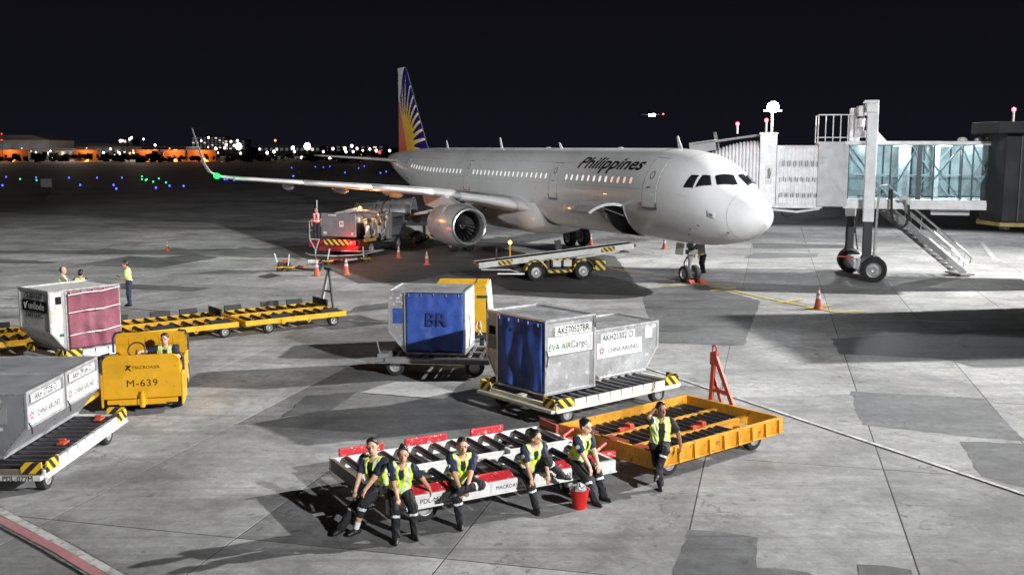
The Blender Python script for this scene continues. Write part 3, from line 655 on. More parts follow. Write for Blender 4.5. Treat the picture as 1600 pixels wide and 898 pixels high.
for k, s in enumerate((-.28, .28)): ck.prism([(-.16, 0), (.16, 0), (.03, .17), (-.16, .17)], -.14, .14, lambda p, z, d, s=s: Vector((p, s + d, z)))
ch_ = ck.build('wheel_chock', M['redmat'], None, bevel=.01); ch_.location = AP.matrix_basis @ B(4.55, 0, 0.0); ch_.rotation_euler = (0, 0, R(-64)); tag(ch_, 'red chock pushed against the front of the nose wheels', 'chock')
# ------------------------------------------------------------------ pallet and container dollies: local x along the length, origin on the ground in the middle
def vplate(m, x0, x1, y, z0, z1, t): return m.box(((x0 + x1) / 2, y, (z0 + z1) / 2), (x1 - x0, t, z1 - z0))
_roll = {}
def roller_mesh(L, r, mat):
    k = (round(L, 3), r, mat)
    if k not in _roll:
        q = MB(); q.cyl((0, -L / 2, 0), (0, L / 2, 0), r, n=12); q.cyl((0, -L / 2 - .03, 0), (0, L / 2 + .03, 0), r * .35, n=6); me = q.mesh('roller', M[mat], smooth=True); auto_smooth(me); _roll[k] = me
    return _roll[k]
def dolly(name, label, loc, rz, L, W, deck, body, banks, pitch, rr, wheels, group=None, railmat=None, rim=0.0, under=.22, wr=.24, cat='dolly', skip=()):
    t = thing(name, label, cat, loc, rz, group); lm = railmat or body; x0, y0 = L / 2, W / 2
    for s in (-1, 1):
        q = MB(); q.box((0, s * (y0 - .035), deck - under / 2 + rim / 2), (L, .07, under + rim)); q.box((0, s * (y0 - .02), deck - under + .02), (L, .12, .03)); q.build('side_rail', M[body], t, bevel=.008)
        q = MB(); q.box((s * (x0 - .035), 0, deck - under / 2 + rim / 2), (.069, W - .142, under + rim)); q.build('end_beam', M['dirty' if (body == 'white' and s < 0) else body], t, bevel=.008)
    edges = sorted({round(v, 3) for b in banks for v in b})
    for y in edges:
        if abs(y) > y0 - .1: continue
        q = MB(); q.box((0, y, deck - .07), (L - .15, .05, .17)); q.box((0, y, deck + .002), (L - .15, .09, .012)); q.build('roller_rail', M[lm], t, bevel=.004)
    for x in np.linspace(-x0 + .5, x0 - .5, 4):
        q = MB(); q.box((float(x), 0, deck - under + .03), (.1, W - .16, .06)); q.build('cross_member', M['dark' if body != 'ochre' else 'ochre'], t)
    for (a, b) in banks:
        n = int((L - .5) / pitch); me = roller_mesh(b - a - .12, rr, 'roller')
        for i in range(n + 1):
            x = -x0 + .27 + i * (L - .54) / n
            if any(sx0 < x < sx1 and sy0 < (a + b) / 2 < sy1 for sx0, sx1, sy0, sy1 in skip): continue
            link_mesh('roller', me, t, (x, (a + b) / 2, deck - rr * .55))
    for x, y in wheels:
        wheel(t, (x, y, wr), wr, .17, (0, 1, 0), n=22)
        q = MB(); q.box((x, y * .86, wr + .06), (.16, .1, max(.06, deck - under - wr))); q.build('wheel_fork', M['dark'], t)
    return t
u29 = R(29.7)
# --- front dolly with the crew
FD = dolly('pallet_dolly', 'white and red pallet dolly with five people sitting along its edge', (-0.70, 17.60, 0), u29, 4.3, 2.6, .54, 'white', [(-1.22, -.12), (.12, 1.22)], .345, .062, [(-1.4, -1.0), (-1.4, 1.0), (1.35, -1.0), (1.35, 1.0)])
for x0, x1 in ((-1.86, -1.05), (-.6, .12), (.98, 1.75)):
    q = MB(); q.prism([(-.015, 0), (.0, .015), (.2, .085), (.22, .07), (.02, -.012)], x0, x1, lambda p, z, d: Vector((d, -1.30 + p, .552 + z))); q.build('stop_plate', M['red'], FD, bevel=.006)
for x0, x1 in ((-1.98, -1.14), (-.72, .12), (.62, 1.32)):
    q = MB(); q.box(((x0 + x1) / 2, 1.26, .615), (x1 - x0, .06, .135)); q.build('stop_bar', M['red'], FD, bevel=.012)
q = MB(); q.box((2.16, .95, .60), (.05, .62, .2)); q.build('end_stop', M['redmat'], FD, bevel=.01)
for y in (-.75, .35):
    q = MB(); q.box((2.3, y, .46), (.4, .12, .1)); q.tube([(2.1, y, .55), (2.45, y + .2, .60), (2.6, y + .5, .5)], .03); q.build('latch_arm', M['red'], FD, bevel=.01)
q = MB(); q.cyl((2.1, 0, .36), (2.75, .1, .34), .04); q.build('tow_bar', M['redmat'], FD)
for x, s, b in ((-1.36, .112, 'PDL-M311'), (.0, .088, 'MACROASIA'), (1.1, .10, 'WT 1110 KG')):
    q = MB(); q.box((x, -1.307, .43), (.82 if s > .11 else .66, .012, .19)); pl = q.build('name_plate', M['sign'], FD)
    lettering(b, s, M['print'], pl, frame((x, -1.3145, .43), (1, 0, 0), (0, 0, 1)))
for xx in (-1.2, -.2, .75):
    q = MB(); q.box((xx, .02, .44), (.18, .2, .14)); q.box((xx, .02, .56), (.06, .24, .1)); q.build('pallet_lock', M['white'], FD, bevel=.008)
# --- ochre dolly with folded red tow bar
OD = dolly('pallet_dolly', 'worn ochre pallet dolly with tall folded red drawbar', (3.155, 19.92, 0), R(40), 3.78, 2.5, .46, 'ochre', [(-1.17, -.42), (-.38, .38), (.42, 1.17)], .215, .045, [(1.25, -.98), (1.25, .98), (-1.25, -.98), (-1.25, .98)], rim=.15, under=.17, railmat='ochre', skip=((.9, 2, -1.2, -.4), (-2, -1.2, .4, 1.2)))
rib = MB(); rib.prism([(0, 0), (-.07, .0), (-.05, .27), (0, .27)], -.012, .012, lambda p, z, d: Vector((d, -1.25 + p, .31 + z)))
rme = rib.mesh('side_rib', M['ochre'])
for k in range(9): link_mesh('side_rib', rme, OD, (-1.7 + k * .425, 0, 0))
for y in (-.9, -.1, .7):
    q = MB(); q.box((-1.72, y, .55), (.28, .5, .06)); q.box((-1.84, y, .52), (.06, .42, .2)); q.build('end_plate', M['redmat'], OD, bevel=.01)
for x, y in ((-.9, .4), (.3, -.4), (-.35, .02)):
    q = MB(); q.box((x, y, .52), (.4, .1, .06)); q.box((x + .1, y, .57), (.12, .16, .07)); q.build('pallet_lock', M['redmat'], OD, bevel=.008)
bar_ = MB(); A0, A1, AT = Vector((1.93, -.05, .42)), Vector((1.93, .62, .42)), Vector((2.02, .62, 1.60))
bar_.bar(A0, AT, .09, .07, (1, 0, 0)); bar_.bar(A1, AT, .09, .07, (1, 0, 0)); bar_.bar(A0.lerp(AT, .34), A1.lerp(AT, .34), .07, .06, (1, 0, 0)); bar_.bar(A0.lerp(A1, .45), AT - Vector((0, 0, .5)), .07, .06, (1, 0, 0)); bar_.bar(AT - Vector((0, 0, .25)), AT + Vector((0, 0, .02)), .17, .09, (1, 0, 0))
bar_.tube([AT + Vector((0, .055 * math.cos(t), .09 + .075 * math.sin(t))) for t in np.linspace(0, 6.28, 13)], .022, 6); bar_.box((1.93, .28, .42), (.1, .9, .1))
tb = bar_.build('tow_bar', M['redmat'], OD, bevel=.008)
q = MB(); q.tube([AT + Vector((.05, -.06, -.1)), AT + Vector((.1, -.18, -.4)), AT + Vector((.05, -.2, -.75))], .009, 5); q.build('release_cable', M['dark'], tb)
# --- container dolly under the pair of containers
def uld_dolly(label, loc, rz, L, W, group=None, number=None, body='cream'):
    t = dolly('container_dolly', label, loc, rz, L, W, .50, body, [(-W / 2 + .12, -.05), (.05, W / 2 - .12)], .26, .05, [(-L / 2 + .5, -W / 2 + .25), (L / 2 - .5, -W / 2 + .25), (-L / 2 + .5, W / 2 - .25), (L / 2 - .5, W / 2 - .25)], group, under=.16, wr=.22)
    me = MB().box((0, 0, 0), (.33, .03, .15)).mesh('side_panel', M[body]); n = int((L - 1.0) / .36)
    for s in (-1, 1):
        for k in range(n): link_mesh('side_panel', me, t, (-L / 2 + .5 + .18 + k * (L - 1.0) / n, s * (W / 2 + .012), .535 - .03))
        for e in (-1, 1):
            q = MB(); q.box((e * (L / 2 - .26), s * (W / 2 + .013), .54), (.44, .034, .2)); q.build('hazard_plate', M['haz'], t, bevel=.006)
    for e in (-1, 1):
        q = MB(); q.box((e * (L / 2 + .06), 0, .38), (.12, W * .98, .07)); q.build('bumper', M[body], t, bevel=.008)
        for s in (-1, 1):
            q = MB(); q.box((e * (L / 2 + .012), s * (W / 2 - .22), .54), (.034, .36, .2)); q.build('hazard_plate', M['haz'], t, bevel=.006)
    return t
E0 = Vector((.93, 21.36, 0)); ue = Vector((math.cos(R(40)), math.sin(R(40)), 0)); we = Vector((-ue.y, ue.x, 0))
ED = uld_dolly('cream container dolly carrying two grey containers, ochre dolly in front', tuple(E0 + ue * 2.0 + we * 1.35), R(40), 3.9, 2.6)
q = MB(); q.box((-1.5, -.7, .33), (.5, .3, .2)); q.box((-1.75, -.4, .3), (.12, .5, .12)); q.build('brake_lever', M['redmat'], ED, bevel=.02)
# --- containers: local x across the profile, y depth (front at 0), z up
def cloth(name, rgb, seed, amp=1.0):
    m, nt, b = nodes(name); t = N(nt, 'ShaderNodeTexCoord').outputs['Object']; n = noise(nt, t, 3.0, 6, .6, .7)
    nt.links.new(ramp(nt, n, [(.3, tuple(c * .62 for c in rgb)), (.7, tuple(min(1, c * 1.3) for c in rgb))]), b.inputs['Base Color']); b.inputs['Roughness'].default_value = .55
    bump(nt, b, noise(nt, t, 14, 5, .6, .5), .35, .02); return m
M['blue'] = cloth('blue_curtain', (0.035, 0.085, 0.36), 1); M['maroon'] = cloth('maroon_curtain', (0.21, 0.05, 0.08), 2)
def curtain(x0, x1, z0, z1, y, mat, parent, seed, amp=.02, nx=30, nz=26):
    q = MB(); rs = np.random.default_rng(seed); ph = rs.uniform(0, 6.28, 6); fr_ = rs.uniform(2, 9, 6); P = []
    for i in range(nx):
        x = x0 + (x1 - x0) * i / (nx - 1); row = []
        for k in range(nz):
            z = z0 + (z1 - z0) * k / (nz - 1); e = math.sin(math.pi * i / (nx - 1)) ** .4; lowf = 1 - k / (nz - 1)
            d = sum(math.sin(fr_[c] * x * 2.2 + ph[c] + 1.3 * math.sin(fr_[(c + 1) % 6] * z * .7 + ph[c])) for c in range(4)) * amp * .5 * (.45 + .8 * lowf) + amp * math.sin(fr_[4] * z + ph[4])
            row.append((x, y - .05 + d * e * .9, z))
        P.append(row)
    q.grid(P, nx, nz); o = q.build('curtain', mat, parent, smooth=True); sd = o.modifiers.new('t', 'SOLIDIFY'); sd.thickness = .006; return o
PROF = {'tall': [(0, 0), (1.56, 0), (1.56, 1.63), (-.45, 1.63), (-.45, .56)], 'low': [(0, 0), (1.56, 0), (2.0, .52), (2.0, 1.14), (-.44, 1.14), (-.44, .52)]}
def uld(label, loc, rz, kind, skin='alu', cur=None, seed=1, D=1.53, group=None):
    pr = PROF[kind]; t = thing('cargo_container', label, 'container', loc, rz, group); n = len(pr); H = pr[2][1] if kind == 'tall' else 1.14
    q = MB(); cx = sum(p for p, _ in pr) / n; cz = H / 2; ins = [(cx + (p - cx) * .985, cz + (z - cz) * .985) for p, z in pr]
    for k in range(n):
        a, b = ins[k], ins[(k + 1) % n]; q.poly([(a[0], .012, a[1]), (b[0], .012, b[1]), (b[0], D - .012, b[1]), (a[0], D - .012, a[1])])
    q.poly([(p, D - .012, z) for p, z in ins]); q.poly([(p, .07 if cur else .012, z) for p, z in ins]); q.build('shell', M[skin], t)
    q = MB(); edges = []
    for k in range(n):
        a, b = pr[k], pr[(k + 1) % n]
        for y in (.02, D - .02): q.bar((a[0], y, a[1]), (b[0], y, b[1]), .045, .045)
        q.bar((a[0], 0, a[1]), (a[0], D, a[1]), .05, .05)
    q.build('edge_frame', M['alu_light'], t)
    q = MB(); q.box((.78, D / 2, -.005), (1.6, D + .04, .05)); q.build('base_plate', M['alu_light'], t, bevel=.006)
    # rivet rows along the frame
    q = MB()
    for k in range(n):
        a, b = Vector((pr[k][0], pr[k][1])), Vector((pr[(k + 1) % n][0], pr[(k + 1) % n][1])); L = (b - a).length; m = int(L / .11)
        c = Vector((cx, cz))
        for i in range(1, m):
            p = a.lerp(b, i / m); p = p + (c - p).normalized() * .055; q.box((p.x, .008, p.y), (.014, .014, .014))
    for x, sg in ((pr[1][0] if kind == 'tall' else 2.0, 1), (pr[-1][0], -1)):
        z0, z1 = (0.06, H - .06) if (kind == 'tall' and sg == 1) else (.6, H - .06)
        for y in np.arange(.1, D - .05, .1):
            for z in (z0, z1): q.box((x - sg * .012, float(y), z), (.014, .014, .014))
        for z in np.arange(z0, z1, .1):
            for y in (.07, D - .07): q.box((x - sg * .012, y, float(z)), (.014, .014, .014))
    q.build('rivets', M['alu_light'], t)['kind'] = 'stuff'
    if cur:
        q = MB(); q.prism([(-.44, .57), (-.02, .04), (-.02, H - .02), (-.44, H - .02)], .012, .06, lambda p, z, d: Vector((p, d, z))); q.build('front_panel', M[skin], t)
        q = MB(); q.box((-.015, -.01, H / 2), (.03, .08, H - .06)); q.build('door_post', M['alu_light'], t)
        c = curtain(.02, 1.53, .03, H - .04, .0, M[cur], t, seed, .034 if seed == 3 else .026); c['label'] = cur + ' fabric curtain'
        for k in range(5):
            q = MB(); x = .1 + k * .33; q.box((x, -.075, H - .07 + random.uniform(-.02, .01)), (.02, .02, .07)); q.build('curtain_hook', M['alu_light'], t)
        q = MB(); q.tube([(.04, -.085, .10), (.5, -.1, .06), (1.0, -.09, .07), (1.5, -.085, .05)], .012, 5); q.build('lashing_rope', M['dark'], t)
    return t
def sign(t, face, c, w, h, lines, D=1.53, x=0, mat='sign', pmat='print', depth=.006):
    """a flat plate with print on a face: 'front', 'right' or 'left'"""
    o, xa, nv = {'front': (Vector((c[0], .008, c[1])), Vector((1, 0, 0)), Vector((0, -1, 0))), 'right': (Vector((x, c[0], c[1])), Vector((0, 1, 0)), Vector((1, 0, 0))), 'left': (Vector((x, c[0], c[1])), Vector((0, -1, 0)), Vector((-1, 0, 0)))}[face]
    q = MB(); Mx = Matrix((xa, Vector((0, 0, 1)), nv)).transposed(); q.box(o + nv * depth / 2, (w, h, depth), Mx); p = q.build('label_panel', M[mat], t)
    for dx, dz, s, txt, m, kw in lines:
        kw = dict(kw);  lettering(txt, s, M[m], p, frame(o + xa * dx + Vector((0, 0, dz)) + nv * (depth + .0008), xa, (0, 0, 1)), **kw)
    return p, o, xa, nv
M['green_print'] = paint('green_print', (0.012, 0.13, 0.05), 0.8, bmp=0, dirt=0); M['orange_print'] = paint('orange_print', (0.7, 0.25, 0.03), 0.5, bmp=0, dirt=0); M['plum_print'] = paint('plum_print', (0.3, 0.1, 0.16), 0.5, bmp=0, dirt=0); M['grey_print'] = paint('grey_print', (0.07, 0.07, 0.075), 0.8, bmp=0, dirt=0)
def swoosh(parent, o, xa, nv, pts, r, mat, name='emblem'):
    q = MB(); q.tube([o + xa * a + Vector((0, 0, b)) + nv * .002 for a, b in pts], r, 5); return q.build(name, M[mat], parent)
def blossom(parent, o, xa, nv, r, mat):
    q = MB()
    for k in range(5):
        t = math.pi / 2 + k * 2 * math.pi / 5; c = o + (xa * math.cos(t) + Vector((0, 0, 1)) * math.sin(t)) * r * .62
        q.poly([c + (xa * math.cos(f) + Vector((0, 0, 1)) * math.sin(f)) * r * .36 + nv * .0015 for f in np.linspace(0, 6.28, 8, endpoint=False)])
    return q.build('emblem', M[mat], parent)
zc_ = .56
EV = uld('tall grey container with half open blue curtain on the cream dolly', (.71 - 1.56 * .643, 22.2 + 1.56 * .766, zc_), R(-50), 'tall', 'alu', 'blue', 3)
sign(EV, 'right', (.85, 1.37), 1.12, .2, [(0, 0, .215, 'AKE70527BR', 'print', {'xscale': .82})], x=1.562)
p, o, xa, nv = sign(EV, 'right', (.76, 1.05), 1.36, .40, [(-.33, -.03, .19, 'EVA AIR', 'green_print', {'offset': .006, 'shear': .15}), (.27, -.02, .21, 'Cargo', 'grey_print', {})], x=1.562)
swoosh(p, o, xa, nv * 1, [(-.3, .16), (-.1, .15), (.02, .06), (.05, -.16)], .008, 'orange_print'); swoosh(p, o, xa, nv, [(.5, .12), (.62, .14), (.62, -.1), (.5, -.06)], .01, 'grey_print'); swoosh(p, o, xa, nv, [(-.6, .1), (-.58, -.14), (-.5, -.17)], .006, 'green_print')
sign(EV, 'right', (1.32, .92), .14, .05, [], x=1.562)
sign(EV, 'front', (-.26, 1.2), .22, .2, [], mat='print'); sign(EV, 'front', (-.26, .92), .26, .3, [], mat='grey')
q = MB(); q.tube([(1.60, .03, .98), (1.61, .06, .85), (1.6, .03, .62)], .015, 5); q.tube([(1.60, 1.5, 1.62), (1.63, 1.47, 1.5), (1.6, 1.5, 1.35)], .012, 5); q.build('strap', M['dark'], EV)
CI = uld('low grey container with lower corners cut off, sharing the cream dolly with the taller one', (2.06, 23.90, zc_), R(40), 'low', 'alu')
sign(CI, 'front', (.60, .93), 1.15, .2, [(0, 0, .205, 'AKH25302 CI', 'print', {'xscale': .88})])
p, o, xa, nv = sign(CI, 'front', (.66, .64), 1.52, .36, [(.12, -.02, .15, 'CHINA AIRLINES', 'grey_print', {'xscale': .92})]); blossom(p, o - xa * .6 + nv * .006, xa, nv, .09, 'plum_print')
swoosh(p, o, xa, nv, [(.64, .05), (.7, .03), (.66, -.06), (.6, -.08)], .006, 'grey_print')
sign(CI, 'front', (1.66, .9), .26, .26, [(0, 0, .03, 'KEEP DRY\nHANDLE\nWITH CARE' if False else '', 'print', {})][:0])
# --- container with closed blue curtain on a grey steel dolly
BRc = uld('grey container with closed blue curtain marked with two letters', (-2.79, 26.93, zc_), R(-7), 'tall', 'alu', 'blue', 9)
lettering('BR', .5, paint('faded_navy_print', (0.012, 0.03, 0.14), .6, bmp=0, dirt=0), BRc, frame((.82, -.105, .90), (1, 0, 0), (0, 0, 1)), offset=.004)
sign(BRc, 'front', (-.22, .98), .26, .4, [], mat='blue')
for k in range(11): sign(BRc, 'front', (random.uniform(-.4, -.06), random.uniform(1.22, 1.56)), random.uniform(.03, .1), random.uniform(.02, .05), [])
q = MB(); q.box((1.575, .77, .86), (.02, 1.4, 1.5)); q.build('side_sheet', M['white'], BRc, bevel=.006)
q = MB(); q.tube([(1.6, .3, 1.0), (1.62, .5, .9), (1.62, .6, .5), (1.6, .5, .1)], .012, 5); q.build('strap', M['dark'], BRc)
BD = dolly('container_dolly', 'grey steel container dolly under the closed blue curtain container', (-1.86, 27.35, 0), R(-5), 2.75, 1.9, .5, 'grey', [(-.83, -.03), (.03, .83)], .3, .05, [(-1.13, -.72), (.96, -.72), (-1.13, .75), (.96, .75)], under=.14, wr=.25)
q = MB(); q.box((-1.45, -.6, .48), (.28, .5, .22)); q.tube([(-1.5, -.8, .5), (-1.58, -.8, .8), (-1.6, -.82, .95)], .02); q.cyl((-1.3, -.85, .46), (-1.62, -.85, .4), .06); q.build('hitch', M['grey'], BD, bevel=.02)
q = MB()
for k in range(5):
    q.box((1.55, -.7 + k * .3, .47), (.5, .12, .05)); q.box((1.35 + k * .1, -.1, .5), (.06, 1.5, .03))
q.build('side_grille', M['white'], BD)
# --- left: white container with maroon curtain
RC = uld('white container with maroon curtain and black label beside the tow tractor', (-11.79, 27.13, zc_), R(53), 'tall', 'white', 'maroon', 21)
p, o, xa, nv = sign(RC, 'left', (.76, 1.2), 1.2, .3, [(.1, .0, .27, 'unilode', 'sign', {'offset': .01})], x=-.452, mat='print'); swoosh(p, o, xa, nv, [(-.5, .06), (-.45, -.08), (-.38, .08), (-.33, .1)], .018, 'sign')
for b, z in (('CE 32112 RB', 1.46), ('TARE 57 KG', .95)): lettering(b, .185, M['print'], RC, frame((-.4585, .78, z), (0, -1, 0), (0, 0, 1)), xscale=.88)
sign(RC, 'front', (-.2, 1.38), .16, .2, [], mat='print'); sign(RC, 'front', (-.21, .98), .42, .36, [], mat='cream'); sign(RC, 'front', (-.15, .45), .12, .08, [], mat='green_print')
for z in (.42, 1.02, 1.5):
    q = MB(); q.tube([(.02, -.085, z), (.5, -.10, z + .03), (1.0, -.095, z + .02), (1.54, -.085, z + .08)], .018, 5); q.build('curtain_strap', M['alu_light' if z < 1.4 else 'sign'], RC)
RD = uld_dolly('white container dolly under the maroon curtained container', (-11.75, 28.35, 0), R(53), 2.5, 1.9, body='white')
# --- front left: two low containers on a white dolly
LD = uld_dolly('white container dolly carrying two low grey containers at the photo left edge', (-9.25, 18.95, 0), R(90), 3.75, 2.62, body='white')
lettering('PDL-077M', .12, M['print'], LD, frame((-2.004, -.9, .385), (0, -1, 0), (0, 0, 1)))
for y, lab, num in ((17.62, 'low grey container with stickers on its front face, nearest of two at left edge', 'AKH 27228 CI'), (19.22, 'low grey container behind its twin, next to the yellow tow tractor', 'AKH 29164 CI')):
    c = uld(lab, (-10.46, y, zc_), 0, 'low', 'alu_grey')
    sign(c, 'right', (.80, 1.0), 1.2, .15, [(0, 0, .17, num, 'print', {'xscale': .86})], x=2.001)
    p, o, xa, nv = sign(c, 'right', (.78, .70), 1.4, .36, [(.1, -.02, .15, 'CHINA AIRLINES', 'grey_print', {'xscale': .85})], x=2.001); blossom(p, o - xa * .58 + nv * .006, xa, nv, .09, 'plum_print')
    if y < 18:
        sign(c, 'front', (1.45, .74), .42, .3, [], mat='alu_light'); sign(c, 'front', (1.5, 1.0), .13, .06, []); sign(c, 'front', (1.5, .5), .15, .06, []); sign(c, 'front', (.85, .68), .35, .55, [])
    q = MB(); q.tube([(2.02, .03, .62), (2.04, .1, .5), (2.02, .15, .38)], .014, 5); q.build('strap', M['dark'], c)
for k, y in enumerate((18.6, 20.3)):
    q = MB(); q.box((0, 0, .04), (.26, .15, .05)); q.box((.08, .05, .07), (.06, .15, .05)); o = q.build('pallet_lock', M['redmat'], LD, bevel=.02); o.location = LD.matrix_basis.inverted() @ Vector((-8.28, y, .5))
# --- the yellow roller dollies on the left
def yellow_dolly(label, loc, rz, group='yellow roller dollies'):
    t = dolly('pallet_dolly', label, loc, rz, 3.55, 2.5, .5, 'yellow', [(-1.17, -.15), (.15, 1.17)], .36, .06, [(1.4, -1.0), (1.4, 1.0), (-.9, -1.0), (-.9, 1.0)], group, under=.16, wr=.2)
    for x0, x1, y in ((-1.5, -.9, 1.2), (-.2, .45, 1.2), (.75, 1.35, 1.2)):
        q = MB(); q.box(((x0 + x1) / 2, y, .60), (x1 - x0, .07, .16)); q.build('stop_bar', M['dark'], t, bevel=.012)
    for x0, x1 in ((-.9, -.2), (.9, 1.55)):
        q = MB(); q.prism([(0, 0), (.2, .09), (.22, .07), (0, -.02)], x0, x1, lambda p, z, d: Vector((d, -1.24 + p, .51 + z))); q.build('stop_plate', M['dark'], t)
    q = MB(); q.box((1.72, .55, .62), (.06, 1.1, .22)); q.build('end_stop', M['dark'], t, bevel=.01)
    q = MB(); q.box((-.5, -1.24, .38), (.12, .1, .16)); q.tube([(.3, -1.24, .36), (.4, -1.26, .27), (.5, -1.24, .36)], .02); q.build('side_bracket', M['yellow'], t)
    return t
Y2 = yellow_dolly('yellow roller dolly with raised grey drawbar standing on the open apron', (-7.72, 34.3, 0), R(37))
g = MB(); a0, a1, at_ = Vector((1.75, -.35, .5)), Vector((1.75, .55, .5)), Vector((1.95, .3, 1.75)); g.bar(a0, at_, .08, .06, (1, 0, 0)); g.mat(1); g.bar(a1, at_, .16, .06, (1, 0, 0)); g.mat(0); g.bar(a0.lerp(at_, .4), a1.lerp(at_, .4), .05, .05, (1, 0, 0)); g.box(at_, (.12, .5, .07)); g.build('tow_bar', [M['dark'], M['sign']], Y2, bevel=.006)
Y1 = yellow_dolly('yellow roller dolly between the maroon curtained container and the open apron', (-10.75, 32.1, 0), R(37))
Y3 = yellow_dolly('yellow roller dolly partly hidden at the photo left edge', (-14.9, 29.9, 0), R(37))
# ------------------------------------------------------------------ tow tractor with its driver's cockpit between two tall plates
TT = thing('tow_tractor', 'yellow tow tractor with numbered front plate and driver behind it', 'tractor', (-8.28, 22.75, 0), R(13))
M['tyellow'] = paint('tractor_yellow', (0.70, 0.36, 0.010), 0.38, var=.10, chip=(.25, .15, .05), chip_at=.68, dirt=.25, bmp=.02, coat=.2)
def rounded(w, z0, z1, r, n=5):
    P = [(-w, z0), (w, z0)]
    for k in range(n): t = k / (n - 1) * math.pi / 2; P.append((w - r + r * math.cos(t), z1 - r + r * math.sin(t)))
    for k in range(n): t = math.pi / 2 + k / (n - 1) * math.pi / 2; P.append((-w + r + r * math.cos(t), z1 - r + r * math.sin(t)))
    return P
q = MB(); q.prism(rounded(.83, .36, 1.34, .16), 0, .09, lambda p, z, d: Vector((p, d, z))); fp = q.build('front_plate', M['tyellow'], TT, bevel=.015)
lettering('M-639', .225, M['print'], fp, frame((.0, -.003, .70), (1, 0, 0), (0, 0, 1)), offset=.001, spacing=1.1, xscale=1.08); lettering('MACROASIA', .10, M['print'], fp, frame((.10, -.003, 1.06), (1, 0, 0), (0, 0, 1)), spacing=1.05)
q = MB()
for pts in ([(-.36, 1.12), (-.2, 1.11), (-.27, 1.07)], [(-.3, 1.10), (-.2, 1.115), (-.33, 1.0), (-.35, 1.0)], [(-.26, 1.05), (-.21, .99), (-.24, .985), (-.29, 1.03)]): q.poly([(a, -.003, b) for a, b in pts])
q.build('emblem', M['print'], fp, fix=False)
q = MB(); q.box((0, .02, .30), (1.5, .14, .1)); q.box((0, -.02, .25), (1.0, .05, .06)); q.build('bumper', M['tyellow'], TT, bevel=.012)
q = MB(); q.cyl((0, -.08, .18), (0, -.08, .48), .06); q.cyl((0, -.08, .48), (0, -.08, .54), .035); q.box((0, -.03, .3), (.2, .12, .14)); q.build('tow_pin', M['tyellow'], TT, bevel=.006)
q = MB(); q.box((0, 1.45, .42), (1.5, 2.6, .3)); q.box((0, 1.2, .24), (1.2, 2.2, .16)); q.build('chassis', M['dark'], TT, bevel=.02)
q = MB(); q.box((-.45, .65, .85), (.85, 1.0, .6)); q.box((.79, 1.15, .68), (.08, 2.0, .62)); q.box((-.79, 1.3, .68), (.08, 1.9, .62)); q.build('body', M['tyellow'], TT, bevel=.03)
q = MB(); q.prism(rounded(.82, .5, 1.50, .10), 2.05, 2.14, lambda p, z, d: Vector((p, d, z))); rp_ = q.build('rear_plate', M['tyellow'], TT, bevel=.015)
for x in (-.5, -.12, .2, .52):
    q = MB(); q.box((x, 2.04, .96), (.02, .02, .85)); q.build('plate_rib', M['tyellow'], rp_)
q = MB(); q.box((0, 2.04, 1.24), (1.56, .02, .02)); q.build('plate_rib', M['tyellow'], rp_)
q = MB(); q.box((0, 2.55, .9), (1.56, .8, .8)); q.build('rear_hood', M['tyellow'], TT, bevel=.05)
for s in (-1, 1):
    q = MB(); q.tube([(s * .89, .12, .95), (s * .89, .1, 1.22), (s * .84, .1, 1.34), (s * .67, .12, 1.38)], .028, 8); q.build('grab_rail', M['dark'], TT, smooth=True)
    q = MB(); q.tube([(s * .86, 2.0, 1.05), (s * .86, 2.0, 1.4), (s * .8, 2.02, 1.52), (s * .64, 2.03, 1.54)], .026, 8); q.build('grab_rail', M['dark'], TT, smooth=True)
    q = MB(); q.box((s * .855, .5, .55), (.05, 1.0, .75)); q.build('side_panel', M['tyellow'], TT, bevel=.015)
    for y in (.55, 2.4): wheel(TT, (s * .70, y, .33), .33, .24, (1, 0, 0), n=22)
q = MB(); q.tube([(-.2 + .19 * math.cos(t), .95 + .08 * math.sin(t), 1.28 + .17 * math.sin(t)) for t in np.linspace(0, 6.28, 17)], .018, 6); q.cyl((-.2, .95, 1.27), (-.2, .7, 1.05), .025); q.build('steering_wheel', M['dark'], TT)
q = MB(); q.box((.4, 1.5, .72), (.55, .5, .14)); q.box((.4, 1.78, .98), (.55, .12, .5)); q.build('seat', M['dark'], TT, bevel=.03)
q = MB(); q.bar((-.9, .4, .5), (-1.35, -1.6, .42), .09, .08); q.box((-1.35, -1.65, .42), (.2, .2, .1)); q.build('tow_bar', M['tyellow'], TT, bevel=.01)
# yellow box cart behind the blue curtained container
YC = thing('baggage_cart', 'tall yellow box cart standing behind the blue curtained container', 'cart', (-1.45, 30.9, 0), R(-2))
q = MB(); q.prism([(-.95, .55), (.95, .55), (.95, 1.86), (.86, 1.92), (-.86, 1.92), (-.95, 1.80)], -.8, .72, lambda p, z, d: Vector((d, p, z))); q.build('box_body', M['yellow'], YC, bevel=.02)
q = MB(); q.box((.37, 0, 1.925), (.02, 1.8, .012)); q.box((.37, -.957, 1.2), (.02, .012, 1.25)); q.build('lid_seam', M['dark'], YC)
q = MB(); q.box((.62, -.97, 1.62), (.3, .04, .07)); q.build('latch', M['dark'], YC, bevel=.01)
q = MB(); q.box((.8, 0, 1.2), (.05, 1.86, 1.4), Matrix.Rotation(R(-5), 3, 'Y')); q.build('side_sheet', M['white'], YC, bevel=.01)
q = MB(); q.box((-.04, 0, .46), (1.6, 2.0, .14)); q.build('chassis', M['dark'], YC, bevel=.02)
for s in (-.65, .6):
    for y in (-.7, .7): wheel(YC, (s, y, .2), .2, .14, (1, 0, 0), n=18)
q = MB(); q.tube([(.55, -1.0, .9), (.6, -1.08, .7), (.5, -1.05, .5)], .015); q.tube([(.5, -1.0, .95), (.45, -1.1, .75), (.62, -1.1, .52)], .012); q.build('cable', M['white'], YC)
